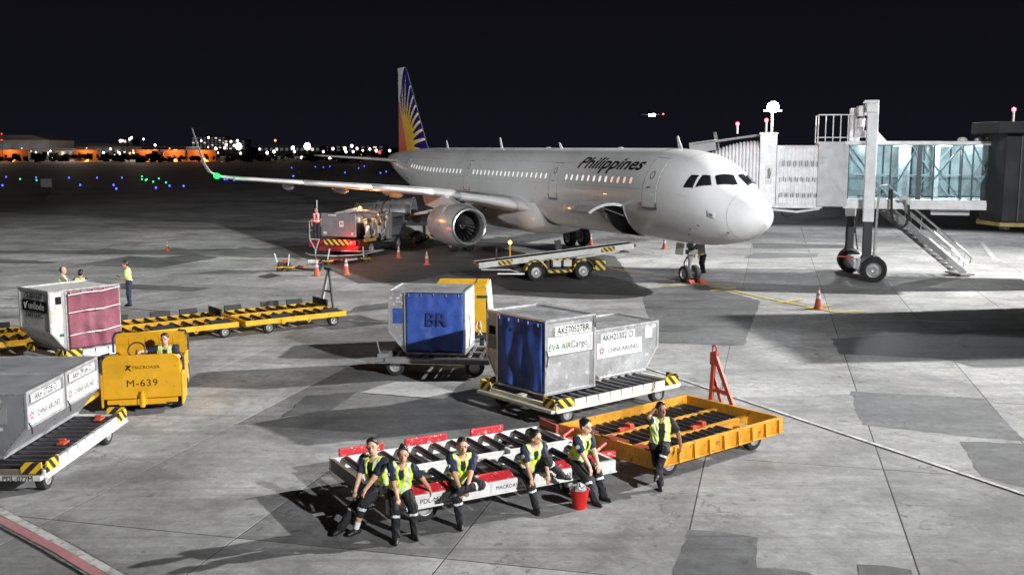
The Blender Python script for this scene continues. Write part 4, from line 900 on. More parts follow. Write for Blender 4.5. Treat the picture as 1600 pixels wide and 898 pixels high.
# ------------------------------------------------------------------ belt loader in front of the hold
BL = thing('belt_loader', 'white belt loader with long sloping conveyor and striped chassis under the nose', 'belt loader', (1.08, 45.9, 0), R(15))
for x in (0, 2.22):
    for y in (.12, 1.6): wheel(BL, (x, y, .41), .41, .26, (0, 1, 0), n=26)
q = MB(); q.box((1.15, .9, .66), (1.2, 1.2, .5)); q.box((1.1, .9, .45), (4.0, .9, .2)); q.build('chassis', M['dark'], BL, bevel=.03)
q = MB(); q.box((1.1, .02, .42), (1.15, .05, .13)); q.box((1.1, .02, .95), (1.2, .05, .08)); q.build('side_skirt', M['haz_small'], BL, bevel=.008)
for x in (0, 2.22):
    q = MB()
    P = [(x + .53 * math.cos(t), .43 + .53 * math.sin(t)) for t in np.linspace(.1, math.pi - .1, 11)]; P2 = [(x + .455 * math.cos(t), .43 + .455 * math.sin(t)) for t in np.linspace(.1, math.pi - .1, 11)]
    for k in range(10): q.poly([(P[k][0], -.06, P[k][1]), (P[k + 1][0], -.06, P[k + 1][1]), (P2[k + 1][0], -.06, P2[k + 1][1]), (P2[k][0], -.06, P2[k][1])]); q.poly([(P[k][0], -.06, P[k][1]), (P[k + 1][0], -.06, P[k + 1][1]), (P[k + 1][0], .4, P[k + 1][1]), (P[k][0], .4, P[k][1])])
    q.build('wheel_arch', M['haz_small'], BL)
for x in (.95, 1.45):
    q = MB(); q.box((x, .08, .78), (.38, .3, .3)); q.build('tool_box', M['white'], BL, bevel=.02)
q = MB(); q.box((3.05, .7, .62), (.5, 1.3, .45)); q.build('rear_bumper', M['haz_small'], BL, bevel=.02)
c0, c1 = Vector((-2.55, .75, .82)), Vector((4.75, .75, 1.52)); dv = (c1 - c0)
for s in (-.44, .44):
    q = MB(); q.bar(c0 + Vector((0, s, -.08)), c1 + Vector((0, s, -.08)), .05, .26); q.build('conveyor_side', M['white'], BL, bevel=.01)
    q = MB()
    for t in (.12, .78): q.bar(c0.lerp(c1, t) + Vector((0, s * 1.07, -.08)), c0.lerp(c1, t + .09) + Vector((0, s * 1.07, -.08)), .012, .2)
    q.build('hazard_plate', M['haz'], BL)
q = MB(); q.bar(c0 + Vector((0, 0, .0)), c1 + Vector((0, 0, .0)), .84, .05); q.build('belt', M['rubber'], BL)
for t in (0, 1):
    q = MB(); p = c0.lerp(c1, t); q.cyl(p + Vector((0, -.46, -.06)), p + Vector((0, .46, -.06)), .09); q.build('end_roller', M['roller'], BL)
q = MB(); q.bar(c0.lerp(c1, .35) + Vector((0, .3, -.1)), (1.9, 1.05, .55), .1, .1); q.bar(c0.lerp(c1, .35) + Vector((0, -.3, -.1)), (1.9, .45, .55), .1, .1); q.bar(c0.lerp(c1, .62) + Vector((0, 0, -.1)), (.4, .75, .55), .1, .1); q.build('lift_arm', M['white'], BL)
q = MB(); p = c0.lerp(c1, .14) + Vector((0, .45, 0)); q.bar(p, p + Vector((0, 0, .5)), .07, .07); p = c0.lerp(c1, .55) + Vector((0, .5, 0)); q.bar(p, p + Vector((-.1, 0, .5)), .3, .05); q.build('guard_post', M['dark'], BL)
q = MB(); q.tube([c0 + Vector((.1, -.5, -.25)), c0 + Vector((1.4, -.5, -.3)), (-.55, .0, .35), (-1.8, -.05, .4)], .04); q.build('tow_handle', M['alu_light'], BL)
q = MB(); q.bar(c0.lerp(c1, .62) + Vector((0, -.5, -.28)), c0.lerp(c1, .9) + Vector((0, -.5, -.22)), .04, .07); q.build('support_rail', M['white'], BL)
# ------------------------------------------------------------------ hydrant fuelling truck at the wing
FT = thing('fuel_truck', 'grey and red fuelling truck with pumps under the wing, rear lamp lit', 'truck', (-8.15, 55.2, 0), R(-20))
M['tank_grey'] = paint('truck_grey', (0.16, 0.165, 0.175), .45, dirt=.25); M['truckred'] = paint('truck_red', (0.17, 0.012, 0.014), .4, dirt=.25)
q = MB(); q.box((-1.25, .06, 1.78), (2.1, .08, 1.25)); q.build('rear_board', M['tank_grey'], FT, bevel=.03)
bsign = sign(FT, 'front', (-1.05, 1.85), .26, .32, [(0, .0, .2, 'N', 'print', {})])[0]
for c, w, h in (((-2.05, 1.35), .2, .12), ((-.4, 1.35), .12, .12), ((-1.6, 2.3), .5, .06)): sign(FT, 'front', c, w, h, [], mat='cream')
q = MB(); q.box((-1.25, .5, .72), (2.5, .9, .5)); q.box((-1.25, .0, .48), (2.5, .2, .25)); q.build('rear_body', M['truckred'], FT, bevel=.03)
q = MB(); q.box((-1.35, -.06, .86), (1.5, .03, .3)); q.build('hazard_plate', M['haz_small'], FT)
for x in (-.28, -2.3):
    q = MB(); q.box((x, -.09, .86), (.3, .06, .26)); q.build('lamp_housing', M['truckred'], FT, bevel=.02)
q = MB(); q.sphere((-.42, -.14, .86), (.1, .05, .1), 12, 8); q.build('tail_lamp', emit('tail_lamp_lit', (1, .02, .015), 14), FT)
lamp('tail_lamp_glow', 'POINT', FT.matrix_basis @ Vector((-.42, -.45, .86)), 70, (1, .04, .03), .08)
q = MB(); q.box((-1.25, 2.9, .62), (1.1, 5.6, .25)); q.box((-1.25, 3.0, .9), (2.3, 4.6, .08)); q.build('chassis', M['dark'], FT, bevel=.02)
for y in (1.5, 4.9):
    for x in (-2.25, -.2): wheel(FT, (x, y, .45), .45, .3, (1, 0, 0), n=24)
q = MB(); q.prism([(4.0, .55), (6.1, .55), (6.1, 1.3), (5.85, 2.15), (4.0, 2.15)], -2.35, -.15, lambda p, z, d: Vector((d, p, z))); q.build('cab', M['tank_grey'], FT, bevel=.06)
q = MB(); q.box((-.14, 5.0, 1.7), (.02, 1.2, .55)); q.build('cab_window', M['cockpit'], FT)
q = MB(); q.cyl((-2.0, 1.9, 1.35), (-.5, 1.9, 1.35), .42, n=20); q.build('hose_reel', M['rubber'], FT, smooth=True)
q = MB(); q.cyl((-1.7, 3.1, .95), (-1.7, 3.1, 2.0), .35, n=18); q.sphere((-1.7, 3.1, 2.0), (.35, .35, .15), 18, 6); q.build('filter_vessel', M['alu_light'], FT, smooth=True)
q = MB(); q.cyl((-.6, 2.9, .95), (-.6, 2.9, 1.75), .25, n=16); q.build('filter_vessel', M['alu'], FT, smooth=True)
q = MB()
for k in range(9):
    x = -.15 - .08 * (k % 3); y = .9 + .33 * k; q.tube([(x, y, .8), (x + .05, y + .1, 1.3), (x - .1, y + .25, 1.7 + .1 * (k % 2)), (x - .3, y + .4, 2.0)], .045 + .015 * (k % 2), 8)
    q.cyl((x, y, 1.1), (x + .12, y, 1.1), .1, n=10)
q.build('pipework', M['alu_light'], FT, smooth=True)['kind'] = 'stuff'
for k, (y, z, m_) in enumerate(((1.0, 1.5, 'sign'), (1.7, 1.65, 'alu_light'), (2.4, 1.4, 'sign'), (3.3, 1.6, 'alu_light'))):
    q = MB(); q.box((-.02, y, z), (.1, .34, .4)); q.build('gauge_box', M[m_], FT, bevel=.02)
q = MB(); q.box((.0, 1.2, .92), (.1, 1.3, .14)); q.build('side_step', M['yellow'], FT, bevel=.01)
q = MB(); q.box((-.05, 3.6, 1.55), (.16, .45, 1.5)); q.box((.02, 3.0, 2.2), (.1, 1.6, .12)); q.build('control_cabinet', M['alu_light'], FT, bevel=.02)
q = MB(); q.tube([(-1.8, 1.0, 2.35), (-.6, .9, 2.5), (-.1, 2.4, 2.35)], .09); q.tube([(-2.1, 1.2, 2.25), (-.9, 1.6, 2.55)], .12); q.build('boom_pipe', M['alu_light'], FT, smooth=True)
q = MB(); q.cyl((-.55, 1.2, 2.45), (-.55, 1.2, 2.58), .09); q.build('beacon_base', M['dark'], FT)
q = MB(); q.sphere((-.55, 1.2, 2.64), .09, 12, 8); q.build('beacon', emit('orange_beacon', (1, .32, .03), 25), FT); lamp('orange_beacon_glow', 'POINT', FT.matrix_basis @ Vector((-.35, 1.3, 2.9)), 130, (1, .38, .1), .08)
q = MB(); q.tube([(-.3, 3.2, .9), (-.32, 3.3, 2.6), (-.1, 3.9, 3.3), (-.05, 4.0, 3.62)], .05); q.build('wing_hose', M['rubber'], FT, smooth=True)
q = MB()
for a, b in (((-2.95, -.1, .95), (-2.95, -.1, 1.95)), ((-2.95, .9, .95), (-2.95, .9, 1.95)), ((-2.95, -.1, 1.95), (-2.95, .9, 1.95)), ((-2.95, -.1, 1.45), (-2.95, .9, 1.45)), ((-2.4, -.2, 2.4), (-2.4, -.2, 3.1))): q.cyl(a, b, .025, n=6)
q.build('guard_rail', M['alu_light'], FT)
q = MB(); q.box((-2.72, .4, .92), (.6, 1.1, .06)); q.box((-2.75, -.1, .72), (.5, .1, .3)); q.build('platform', M['truckred'], FT, bevel=.01)
q = MB(); q.bar((-2.9, -.18, 1.0), (-2.5, -.2, .35), .06, .04); q.bar((-2.3, -.18, 1.0), (-2.55, -.2, .35), .06, .04); q.bar((-2.9, -.18, 1.0), (-2.3, -.18, 1.0), .06, .04); q.cyl((-2.55, -.2, .0), (-2.55, -.2, .4), .03); q.build('warning_triangle', M['sign'], FT)
q = MB(); q.tube([(-2.9, -.6, .28), (-2.2, -1.2, .25), (-.8, -1.25, .25), (.3, -.5, .28), (.8, 1.2, .4)], .045); q.tube([(.8, 1.2, .4), (.3, -.4, .45), (-.6, -.9, .5)], .03); q.build('hose_ring', M['alu_light'], FT, smooth=True)
# fuel hoses and the coupler on the ground
def gp(px, py, z=0.0): v = ground(px, py); return (v.x, v.y, z)
hs = thing('fuel_hose', 'black fuel hose with red and white sleeves lying behind the fuelling truck', 'hose')
q = MB(); q.tube([gp(440, 424, .12), gp(455, 423, .2), gp(475, 424, .1), gp(500, 424, .08), gp(505, 414, .1), gp(520, 411, .12), gp(545, 413, .12), gp(570, 409, .12), gp(585, 404, .2)], .06, 8); q.build('hose', M['rubber'], hs, smooth=True)
for a, b, m_ in (((467, 422), (476, 423), 'redmat'), ((482, 413), (502, 413), 'sign'), ((516, 411), (527, 411), 'redmat'), ((541, 412), (557, 410), 'sign'), ((440, 414), (452, 414), 'redmat')):
    q = MB(); q.cyl(gp(*a, .14), gp(*b, .14), .1, n=10); q.build('sleeve', M[m_], hs, smooth=True)
def coupler(label, px, py, s=1.0):
    p = ground(px, py); t = thing('hydrant_coupler', label, 'coupler', p, random.uniform(0, 3)); q = MB(); q.cyl((0, 0, 0), (0, 0, .3), .14 * s); q.cyl((0, 0, .3), (0, 0, .45), .09 * s); q.tube([(0, 0, .4), (.3, 0, .35), (.5, .1, .12)], .06); q.build('body', M['dark'], t, bevel=.01)
    q = MB(); q.tube([(.26 * math.cos(a), .26 * math.sin(a), .22) for a in np.linspace(0, 6.28, 13)], .03, 6); q.box((0, 0, .22), (.5, .05, .05)); q.build('hand_ring', M['yellow'], t)
    q = MB(); q.cyl((-.1, .1, .3), (-.25, .1, .85), .03); q.build('lever', M['sign'], t)
for lab, x, y in (('hydrant coupler at the far end of the hose, left of the cones', 437, 424), ('hydrant coupler with raised lever beside the hose sleeves', 452, 424), ('hydrant coupler between the two big orange cones', 512, 414), ('hydrant coupler close to the truck corner, right of the cones', 572, 410)): coupler(lab, x, y)
# covered belt loader behind the truck, under the wing
HL = thing('covered_belt_loader', 'white covered belt loader with striped skirt behind the engine', 'belt loader', (-7.9, 64.0, 0), R(-6))
q = MB(); q.box((1.4, .9, .85), (4.6, 1.6, .55)); q.build('body', M['white'], HL, bevel=.04)
q = MB(); q.box((1.4, .08, .5), (4.6, .05, .2)); q.build('striped_skirt', M['haz_small'], HL); q = MB(); q.box((3.9, .8, .85), (.3, 1.66, .55)); q.build('front_bumper', M['haz_small'], HL)
for x in (.0, 2.1):
    for y in (.12, 1.6): wheel(HL, (x, y, .42), .42, .3, (0, 1, 0), n=22)
q = MB(); A_ = Vector((-1.9, .9, 1.35)); B_ = Vector((1.7, .9, 1.75)); P = []
for k in range(9):
    c = A_.lerp(B_, k / 8); P.append([c + Vector((0, -1.02 * math.cos(t), 1.05 * math.sin(t))) for t in np.linspace(0, math.pi, 14)])
q.grid(P, 9, 14); o = q.build('canopy', M['alu'], HL, smooth=True); sd = o.modifiers.new('t', 'SOLIDIFY'); sd.thickness = .04
for k in (0, 3, 5, 8):
    c = A_.lerp(B_, k / 8); q = MB(); q.tube([c + Vector((0, -1.06 * math.cos(t), 1.09 * math.sin(t))) for t in np.linspace(0, math.pi, 14)], .035, 6); q.build('canopy_hoop', M['alu_light'], HL, smooth=True)
for s in (.3, 1.5):
    q = MB(); q.bar((-1.9, s, 1.2), (4.4, s, 2.25), .06, .16); q.build('conveyor_rail', M['alu_light'], HL)
q = MB(); q.bar((-1.9, .9, 1.2), (4.4, .9, 2.22), 1.1, .05); q.build('belt', M['rubber'], HL)
for x, z in ((.4, 1.35), (1.2, 1.4), (2.0, 1.5)):
    q = MB(); q.sphere((x, .3, z), (.3, .25, .25), 10, 7); q.build('engine_cover', M['gear'], HL, smooth=True)
# ------------------------------------------------------------------ cones, beacon pole, bucket
def cone_proto():
    M['cone_band'] = paint('cone_band', (.5, .47, .44), .6, dirt=.4, scale=6); t = thing('traffic_cone', '', 'traffic cone'); M['cone'] = paint('cone_orange', (0.42, 0.085, 0.04), .55, dirt=.45, bmp=.02)
    q = MB(); q.box((0, 0, .02), (.42, .42, .04)); q.lathe([(.17, .04), (.145, .1), (.03, .84), (.0, .85)], 20); o = q.build('cone_body', M['cone'], t, bevel=.005)
    for z in (.42, .62):
        f = lambda z: .145 - (z - .1) / .74 * .115
        q = MB(); q.lathe([(f(z) + .003, z), (f(z + .13) + .003, z + .13)], 20); q.build('reflective_band', M['cone_band'], t, smooth=True)
    return t
cp = cone_proto(); first = True
for lab, x, y, k in (('dull cone standing alone on the empty left apron', 262, 393, .78), ('orange cone directly behind the engine fuelling truck corner', 623, 403, .8), ('orange cone in front of the engine, nearest to it of two', 667, 414, .85), ('orange cone beside the wheel of the covered loader', 646, 388, .85), ('large orange cone left of the fuelling truck rear, by the hose', 495, 431, .97), ('large orange cone right of its twin, behind the dolly drawbar', 541, 429, .95),
    ('red and white cone beside the main landing gear', 923, 383, .92), ('red and white cone just left of the nose gear', 1038, 389, .85), ('orange cone just right of the nose gear', 1093, 397, .9), ('orange cone on the yellow guide line in front of the jet bridge', 1278, 483, .95)):
    c = cp if first else copy_tree(cp); first = False; c.location = ground(x, y); c.scale = (k, k, k); c.rotation_euler = (0, 0, random.uniform(0, 1.5)); c['label'] = lab; c['group'] = 'traffic cones round the aircraft'
bp = thing('beacon_pole', 'yellow pole with lit amber beacon behind the belt loader', 'beacon', ground(797, 405))
q = MB(); q.cyl((0, 0, 0), (0, 0, .08), .2); q.cyl((0, 0, .05), (0, 0, .82), .045, n=10); q.build('pole', M['yellow'], bp); q = MB(); q.sphere((0, 0, .9), .095, 12, 8); q.build('lamp', emit('amber_beacon', (1, .42, .04), 22), bp); lamp('amber_glow', 'POINT', ground(797, 405) + Vector((0, -.15, 1.1)), 7, (1, .5, .1), .08)
bk = thing('bucket', 'red plastic bucket with a crumpled bag inside beside the dolly', 'bucket', (1.12, 16.62, 0))
M['bucket'] = paint('bucket_red', (0.5, 0.012, 0.012), .35, dirt=.15, bmp=.02)
q = MB(); q.lathe([(0, .0), (.115, 0), (.16, .31), (.172, .315), (.172, .33), (.155, .33), (.11, .02), (0, .02)], 24); q.build('pail', M['bucket'], bk, smooth=True)
q = MB(); q.tube([(.165 * math.cos(t), .165 * math.sin(t) * .35 - .05, .32 + .05 * math.sin(t)) for t in np.linspace(0, math.pi, 9)], .006, 5); q.build('handle', M['alu_light'], bk)
q = MB(); rs = np.random.default_rng(4); P = []
for i in range(9):
    P.append([(.14 * math.sin(math.pi * i / 16) * math.cos(2 * math.pi * k / 14) * rs.uniform(.7, 1.1) + .0, .14 * math.sin(math.pi * i / 16) * math.sin(2 * math.pi * k / 14) * rs.uniform(.7, 1.1), .28 + .15 * math.cos(math.pi * i / 16) * rs.uniform(.6, 1.1)) for k in range(14)])
for r_ in P: r_.append(r_[0])
q.grid(P, 9, 15); q.build('plastic_bag', paint('grey_bag', (.3, .3, .31), .35, dirt=.1), bk, smooth=True)
# ------------------------------------------------------------------ jet bridge: local x along the tunnel towards the terminal, origin under the lift columns
JB = thing('jet_bridge', 'white jet bridge with glazed tunnel, lift column and bellows docked at the nose', 'jet bridge', (16.2, 48.0, 0), R(-13))
M['bridge'] = paint('bridge_white', (0.76, 0.76, 0.77), .45, dirt=.2, bmp=.03); M['bridge_grey'] = paint('bridge_grey', (0.52, 0.52, 0.54), .5, dirt=.25)
M['pane'] = glass_mat('tunnel_glass', (0.78, 0.86, 0.875), .10); M['frost'] = paint('tunnel_back_glass', (0.36, 0.40, 0.41), .25, bmp=0, dirt=.1, var=.3, scale=.7)
M['mull'] = paint('tunnel_mullion', (0.05, 0.065, 0.075), .4, dirt=.1); M['tealsteel'] = paint('brace_steel', (0.36, 0.44, 0.46), .45, dirt=.1)
zf, zr = 3.62, 6.02
q = MB(); q.box((2.3, 0, zf - .12), (6.6, 2.9, .2)); q.box((2.3, -1.42, zf - .28), (6.6, .14, .3)); q.box((2.3, 1.42, zf - .28), (6.6, .14, .3)); q.build('tunnel_floor', M['bridge'], JB, bevel=.02)
q = MB(); q.box((2.3, 0, zr + .08), (6.7, 3.1, .16)); q.build('tunnel_roof', M['bridge'], JB, bevel=.03)
q = MB(); q.box((-1.5, 0, 4.72), (1.3, 3.0, 2.9)); q.build('wall_panel', M['bridge_grey'], JB, bevel=.02)
mx = [-.85, .95, 2.15, 2.75, 3.9, 4.35, 5.55]
for y, pm in ((-1.40, 'pane'), (1.40, 'frost')):
    for a, b in zip(mx, mx[1:]):
        q = MB(); q.box(((a + b) / 2, y, (zf + zr) / 2), (b - a - .08, .02, zr - zf - .06)); q.build('glass_pane', M[pm], JB)
    for x in mx:
        q = MB(); q.box((x, y, (zf + zr) / 2), (.2 if abs(x - 2.15) < .01 else .07, .09, zr - zf)); q.build('mullion', M['mull'], JB, bevel=.008)
    yb = y * .86
    for a, b, fl in ((-.8, .9, 1), (.95, 2.1, 0), (2.2, 3.9, 1), (2.2, 3.9, 0), (4.4, 5.5, 1), (4.4, 5.5, 0)):
        q = MB(); z0, z1 = (zf + .05, zr - .05) if not fl else (zr - .05, zf + .05); q.bar((a, yb + (.05 if fl else 0), z0), (b, yb + (.05 if fl else 0), z1), .06, .06); q.build('brace', M['tealsteel'], JB)
    q = MB(); q.bar((-.8, yb, 4.65), (5.5, yb, 4.65), .04, .05); q.build('handrail', M['alu_light'], JB)
q = MB(); q.box((1.75, .3, 4.8), (.5, .06, 2.2)); q.box((3.2, .9, 4.8), (.25, .3, 2.3)); q.build('inner_door', M['bridge'], JB)
strip = emit('tunnel_light_strip', (.82, .97, 1.0), 6)
for x in (.1, 1.6, 3.3, 4.9):
    q = MB(); q.box((x, 0, zr - .05), (.8, .14, .03)); q.build('light_strip', strip, JB); lamp('tunnel_lamp', 'POINT', JB.matrix_basis @ Vector((x, 0, zr - .25)), 75 + 35 * (x > 3), (.94, .99, 1.0), .15)
# corrugated outer tunnel towards the cab
q = MB(); n = 44; P = []
x0, x1 = -3.95, -2.15; top, bot, hw = 6.0, 3.35, 1.42
for i in range(n + 1):
    x = x0 + (x1 - x0) * i / n; d = .03 if (i // 2) % 2 else 0.0
    P.append([(x, -hw + d, bot), (x, -hw + d, top - .12), (x, -hw + .12, top), (x, hw - .12, top), (x, hw - d, top - .12), (x, hw - d, bot), (x, -hw + d, bot)])
q.grid(P, n + 1, 7); q.build('corrugated_wall', M['bridge'], JB)
for z in (3.75, 4.45, 5.15):
    for k in range(20):
        q = MB(); q.box((-3.8 + k * .085, -hw - .004, z + .02 * (k % 3)), (.045, .02, .26 if z > 5 else .2)); link = q.build('vent_slot', M['alu_grey' if (k * 7 + int(z * 10)) % 3 else 'sign'], JB)
q = MB(); q.box((-3.0, 0, 3.26), (2.2, 2.8, .16)); q.tube([(-4.2, -1.3, 3.1), (-3.0, -1.35, 3.0), (-2.0, -1.3, 3.15)], .05); q.build('tunnel_sill', M['bridge'], JB)
q = MB(); q.tube([(-3.4 + .3 * math.cos(t), -1.3, 3.1 + .34 * math.sin(t)) for t in np.linspace(math.pi, 2 * math.pi, 11)], .035); q.build('cable_loop', M['rubber'], JB)
# cab and bellows
q = MB(); q.box((-4.35, 0, 4.85), (.75, 3.3, 3.3)); q.box((-4.35, 0, 6.53), (.85, 3.4, .1)); q.build('cab', M['bridge'], JB, bevel=.05)
q = MB(); q.box((-4.3, -1.66, 4.7), (.28, .03, .85)); o = q.build('cab_window', M['sign'], JB, bevel=.06); q = MB(); q.tube([(-4.3, -1.7, 4.95), (-4.25, -1.8, 4.75), (-4.3, -1.7, 4.55)], .05); q.build('lamp_arm', M['alu'], JB, smooth=True)
q = MB(); P = []
for k in range(29):
    t = k / 28; x = -4.75 - 2.2 * t; sc = 1.0 - .02 * (k % 2) ; h = (6.25 - .55 * t * t) ; w = (1.62 - .1 * t) * (1.0 if k % 2 else .955); hh = h - (0 if k % 2 else .07); r = .55
    yv = .55 * t
    row = [(x, -w + yv, 3.15 + .35 * t)] + [(x, -w + r - r * math.cos(a) + yv, hh - r + r * math.sin(a)) for a in np.linspace(0, math.pi / 2, 6)] + [(x, w - r + r * math.sin(a) + yv, hh - r + r * math.cos(a)) for a in np.linspace(0, math.pi / 2, 6)] + [(x, w + yv, 3.15 + .35 * t)]
    P.append(row)
q.grid(P, 29, len(P[0])); q.build('bellows', paint('bellows_fabric', (0.66, 0.66, 0.67), .6, dirt=.2), JB)
q = MB(); q.box((-6.1, .3, 6.28), (3.4, 3.2, .1), Matrix.Rotation(R(-8), 3, 'Y')); q.box((-7.3, .3, 5.95), (1.2, 3.2, .5), Matrix.Rotation(R(-8), 3, 'Y')); q.build('canopy_roof', M['grey'], JB, bevel=.02)
q = MB(); q.box((-5.4, .2, 3.1), (1.6, 2.6, .14)); q.build('cab_floor', M['bridge_grey'], JB, bevel=.02)
# lift columns, portal, bogie
for y, xo in ((-1.95, .04), (1.95, -.36)):
    q = MB(); q.box((xo, y, 5.2), (.46, .42, 5.1)); q.build('lift_column', M['bridge'], JB, bevel=.03)
    q = MB(); q.box((xo, y, 1.75), (.38, .36, 2.2)); q.box((xo, y, .95), (.56, .5, .35), None, (.75, .75)); q.build('column_leg', M['dark'], JB, bevel=.03)
q = MB(); q.box((0, 0, 7.62), (.5, 4.5, .4)); q.box((-.05, -1.95, 7.88), (.62, .6, .14)); q.box((-.45, -1.3, 7.5), (.2, 1.2, .45)); q.build('portal_beam', M['bridge'], JB, bevel=.03)
q = MB(); q.box((-.4, -.6, 7.0), (.35, 1.3, 1.3)); q.cyl((-.4, -1.3, 6.8), (-.4, -1.3, 7.2), .2); q.box((-.4, -1.27, 6.5), (.5, .3, .3)); q.build('lift_motor', M['bridge_grey'], JB, bevel=.03)
q = MB(); q.prism([(.2, 6.1), (.8, 6.1), (.2, 6.75)], -1.6, -1.5, lambda p, z, d: Vector((p, d, z))); q.build('gusset', M['bridge'], JB)
q = MB()
for x in np.linspace(-2.2, -.6, 6): q.cyl((x, -1.4, 6.1), (x, -1.4, 7.35), .025, n=6)
for z in (6.35, 7.35):
    q.cyl((-2.2, -1.4, z), (-.5, -1.4, z), .025, n=6); q.cyl((-2.2, -1.4, z), (-2.2, .6, z), .025, n=6)
q.cyl((-2.2, .6, 6.1), (-2.2, .6, 7.35), .025, n=6); q.build('roof_cage', M['bridge'], JB)
q = MB(); q.box((0, 0, .72), (1.0, 4.1, .34)); q.box((.2, -1.9, .75), (1.1, .5, .5)); q.box((0, 0, .5), (.5, 3.4, .4)); q.build('bogie_frame', M['bridge_grey'], JB, bevel=.03)
for y in (-2.35, -1.55): wheel(JB, (.34, y, .56), .56, .42, (.12, 1, 0), 'wheel', n=30)
for y in (1.2, 2.0): wheel(JB, (-.34, y, .56), .56, .42, (.12, 1, 0), 'wheel', n=30)
q = MB(); q.tube([(.35, -2.0, .9), (.4, -2.0, 2.6), (.45, -2.0, 4.0), (.55, -2.0, 4.25), (.8, -2.0, 4.3), (1.0, -1.9, 4.1)], .05); q.build('conduit_post', M['alu_light'], JB, smooth=True)
q = MB(); q.tube([(1.0, -1.75, 4.1), (1.02, -1.9, 3.0), (1.15, -2.0, 2.5), (1.4, -2.0, 2.35), (1.65, -2.0, 2.55), (1.75, -1.9, 3.0), (1.72, -1.8, 3.5)], .055, 8); q.build('power_cable', M['rubber'], JB, smooth=True)
q = MB(); q.tube([(1.35, -1.7, 3.62), (1.5, -1.75, 3.72), (1.68, -1.8, 3.66), (1.74, -1.8, 3.42)], [.1, .12, .13, .1], 10); q.build('cable_head', M['sign'], JB, smooth=True)
q = MB(); q.tube([(-.35, -1.95, 3.2), (-.5, -2.0, 2.4), (-.35, -2.05, 1.4)], .03); q.box((-.5, -2.0, 2.3), (.12, .1, .3)); q.build('hanging_cable', M['dark'], JB)
q = MB(); q.tube([(-.5, -2.0, 1.05), (-1.2, -2.0, 1.08)], .04); q.build('warning_bar', M['redmat'], JB)
q = MB(); q.box((3.6, -.9, 3.05), (1.6, .2, .25)); q.build('service_tray', M['bridge_grey'], JB)
for x in (3.9, 4.6, 5.0):
    q = MB(); q.sphere((x, -1.2, zr + .2), (.22, .2, .14), 10, 6); q.build('roof_lamp', M['sign'], JB, smooth=True)
# maintenance stairs
SR = thing('access_stairs', 'steep metal access stairs with bright handrails hanging from the jet bridge', 'stairs', (16.75, 47.5, 0), R(9))
T0, T1 = Vector((.0, .0, 3.3)), Vector((4.2, .0, .12))
for y in (-.45, .45):
    q = MB(); q.bar(T0 + Vector((0, y, 0)), T1 + Vector((0, y, 0)), .05, .24); q.build('stringer', M['grey'], SR)
    for dz, r in ((1.0, .045), (.55, .03)):
        q = MB(); pts = [T0.lerp(T1, t) + Vector((0, y, dz)) for t in np.linspace(.02, .98, 6)]
        if dz > .9: pts += [T1 + Vector((.25, y, dz - .25)), T1 + Vector((.22, y, dz - .5))]
        q.tube(pts, r, 6); q.build('handrail', M['alu_light'], SR, smooth=True)
    for t in (.06, .25, .44, .63, .82, .97):
        q = MB(); p = T0.lerp(T1, t) + Vector((0, y, 0)); q.cyl(p, p + Vector((.05, 0, .98)), .018, n=6); q.build('baluster', M['alu'], SR)
tr = MB().box((0, 0, 0), (.26, .9, .03)).mesh('tread', M['alu_light'])
for k in range(15): link_mesh('tread', tr, SR, T0.lerp(T1, (k + .6) / 15.4) + Vector((0, 0, .05)))
q = MB(); q.box((4.2, 0, .1), (.7, 1.3, .08)); q.cyl((4.3, -.6, .08), (4.3, .6, .08), .07); q.build('foot_frame', M['grey'], SR)
# terminal rotunda at the right edge
RT = thing('terminal_rotunda', 'dark terminal rotunda with flat roof at the right edge beyond the bridge', 'building', (22.9, 45.3, 0), R(-8))
M['rot'] = paint('rotunda_cladding', (0.011, 0.0115, 0.013), .7, dirt=.2, scale=1)
q = MB(); q.prism([(-1.9, -1.4), (2.6, -1.7), (3.2, 1.8), (-1.7, 2.0), (-2.3, .4)], 2.75, 6.5, lambda p, y, d: Vector((p, y, d))); q.build('wall', M['rot'], RT, bevel=.03)
q = MB(); q.prism([(-2.4, -1.9), (3.2, -2.2), (3.8, 2.3), (-2.2, 2.6), (-2.8, .4)], 6.5, 6.98, lambda p, y, d: Vector((p, y, d))); q.build('roof', M['rot'], RT, bevel=.03)
q = MB(); q.prism([(-2.0, -1.5), (2.7, -1.8), (3.3, 1.9), (-1.8, 2.1), (-2.4, .4)], 2.58, 2.74, lambda p, y, d: Vector((p, y, d))); q.build('floor_edge', paint('worn_yellow_edge', (.35, .27, .08), .6, dirt=.4), RT)
for k, (x0_, x1_, z0, z1) in enumerate(((.1, 1.6, 4.7, 5.5), (.1, 1.6, 3.6, 4.4))):
    q = MB(); q.box(((x0_ + x1_) / 2, -1.58, (z0 + z1) / 2), (x1_ - x0_, .06, z1 - z0)); f = q.build('window', M['mull'], RT)
    q = MB(); q.box(((x0_ + x1_) / 2, -1.62, (z0 + z1) / 2), (x1_ - x0_ - .12, .03, z1 - z0 - .12)); q.build('pane', emit('dim_room', (.55, .75, .85), .16), f)
for x in (-1.3, -.6):
    q = MB(); q.box((x, -1.5, 4.6), (.05, .06, 3.6)); q.build('cladding_rib', M['mull'], RT)
q = MB(); q.cyl((.6, .2, 0), (.6, .2, 2.6), .6, n=20); q.build('support_pillar', M['bridge_grey'], RT, smooth=True)
q = MB(); q.cyl((-1.7, -1.2, 2.58), (-1.7, -1.2, 2.45), .2); q.build('lamp_bracket', M['dark'], RT)
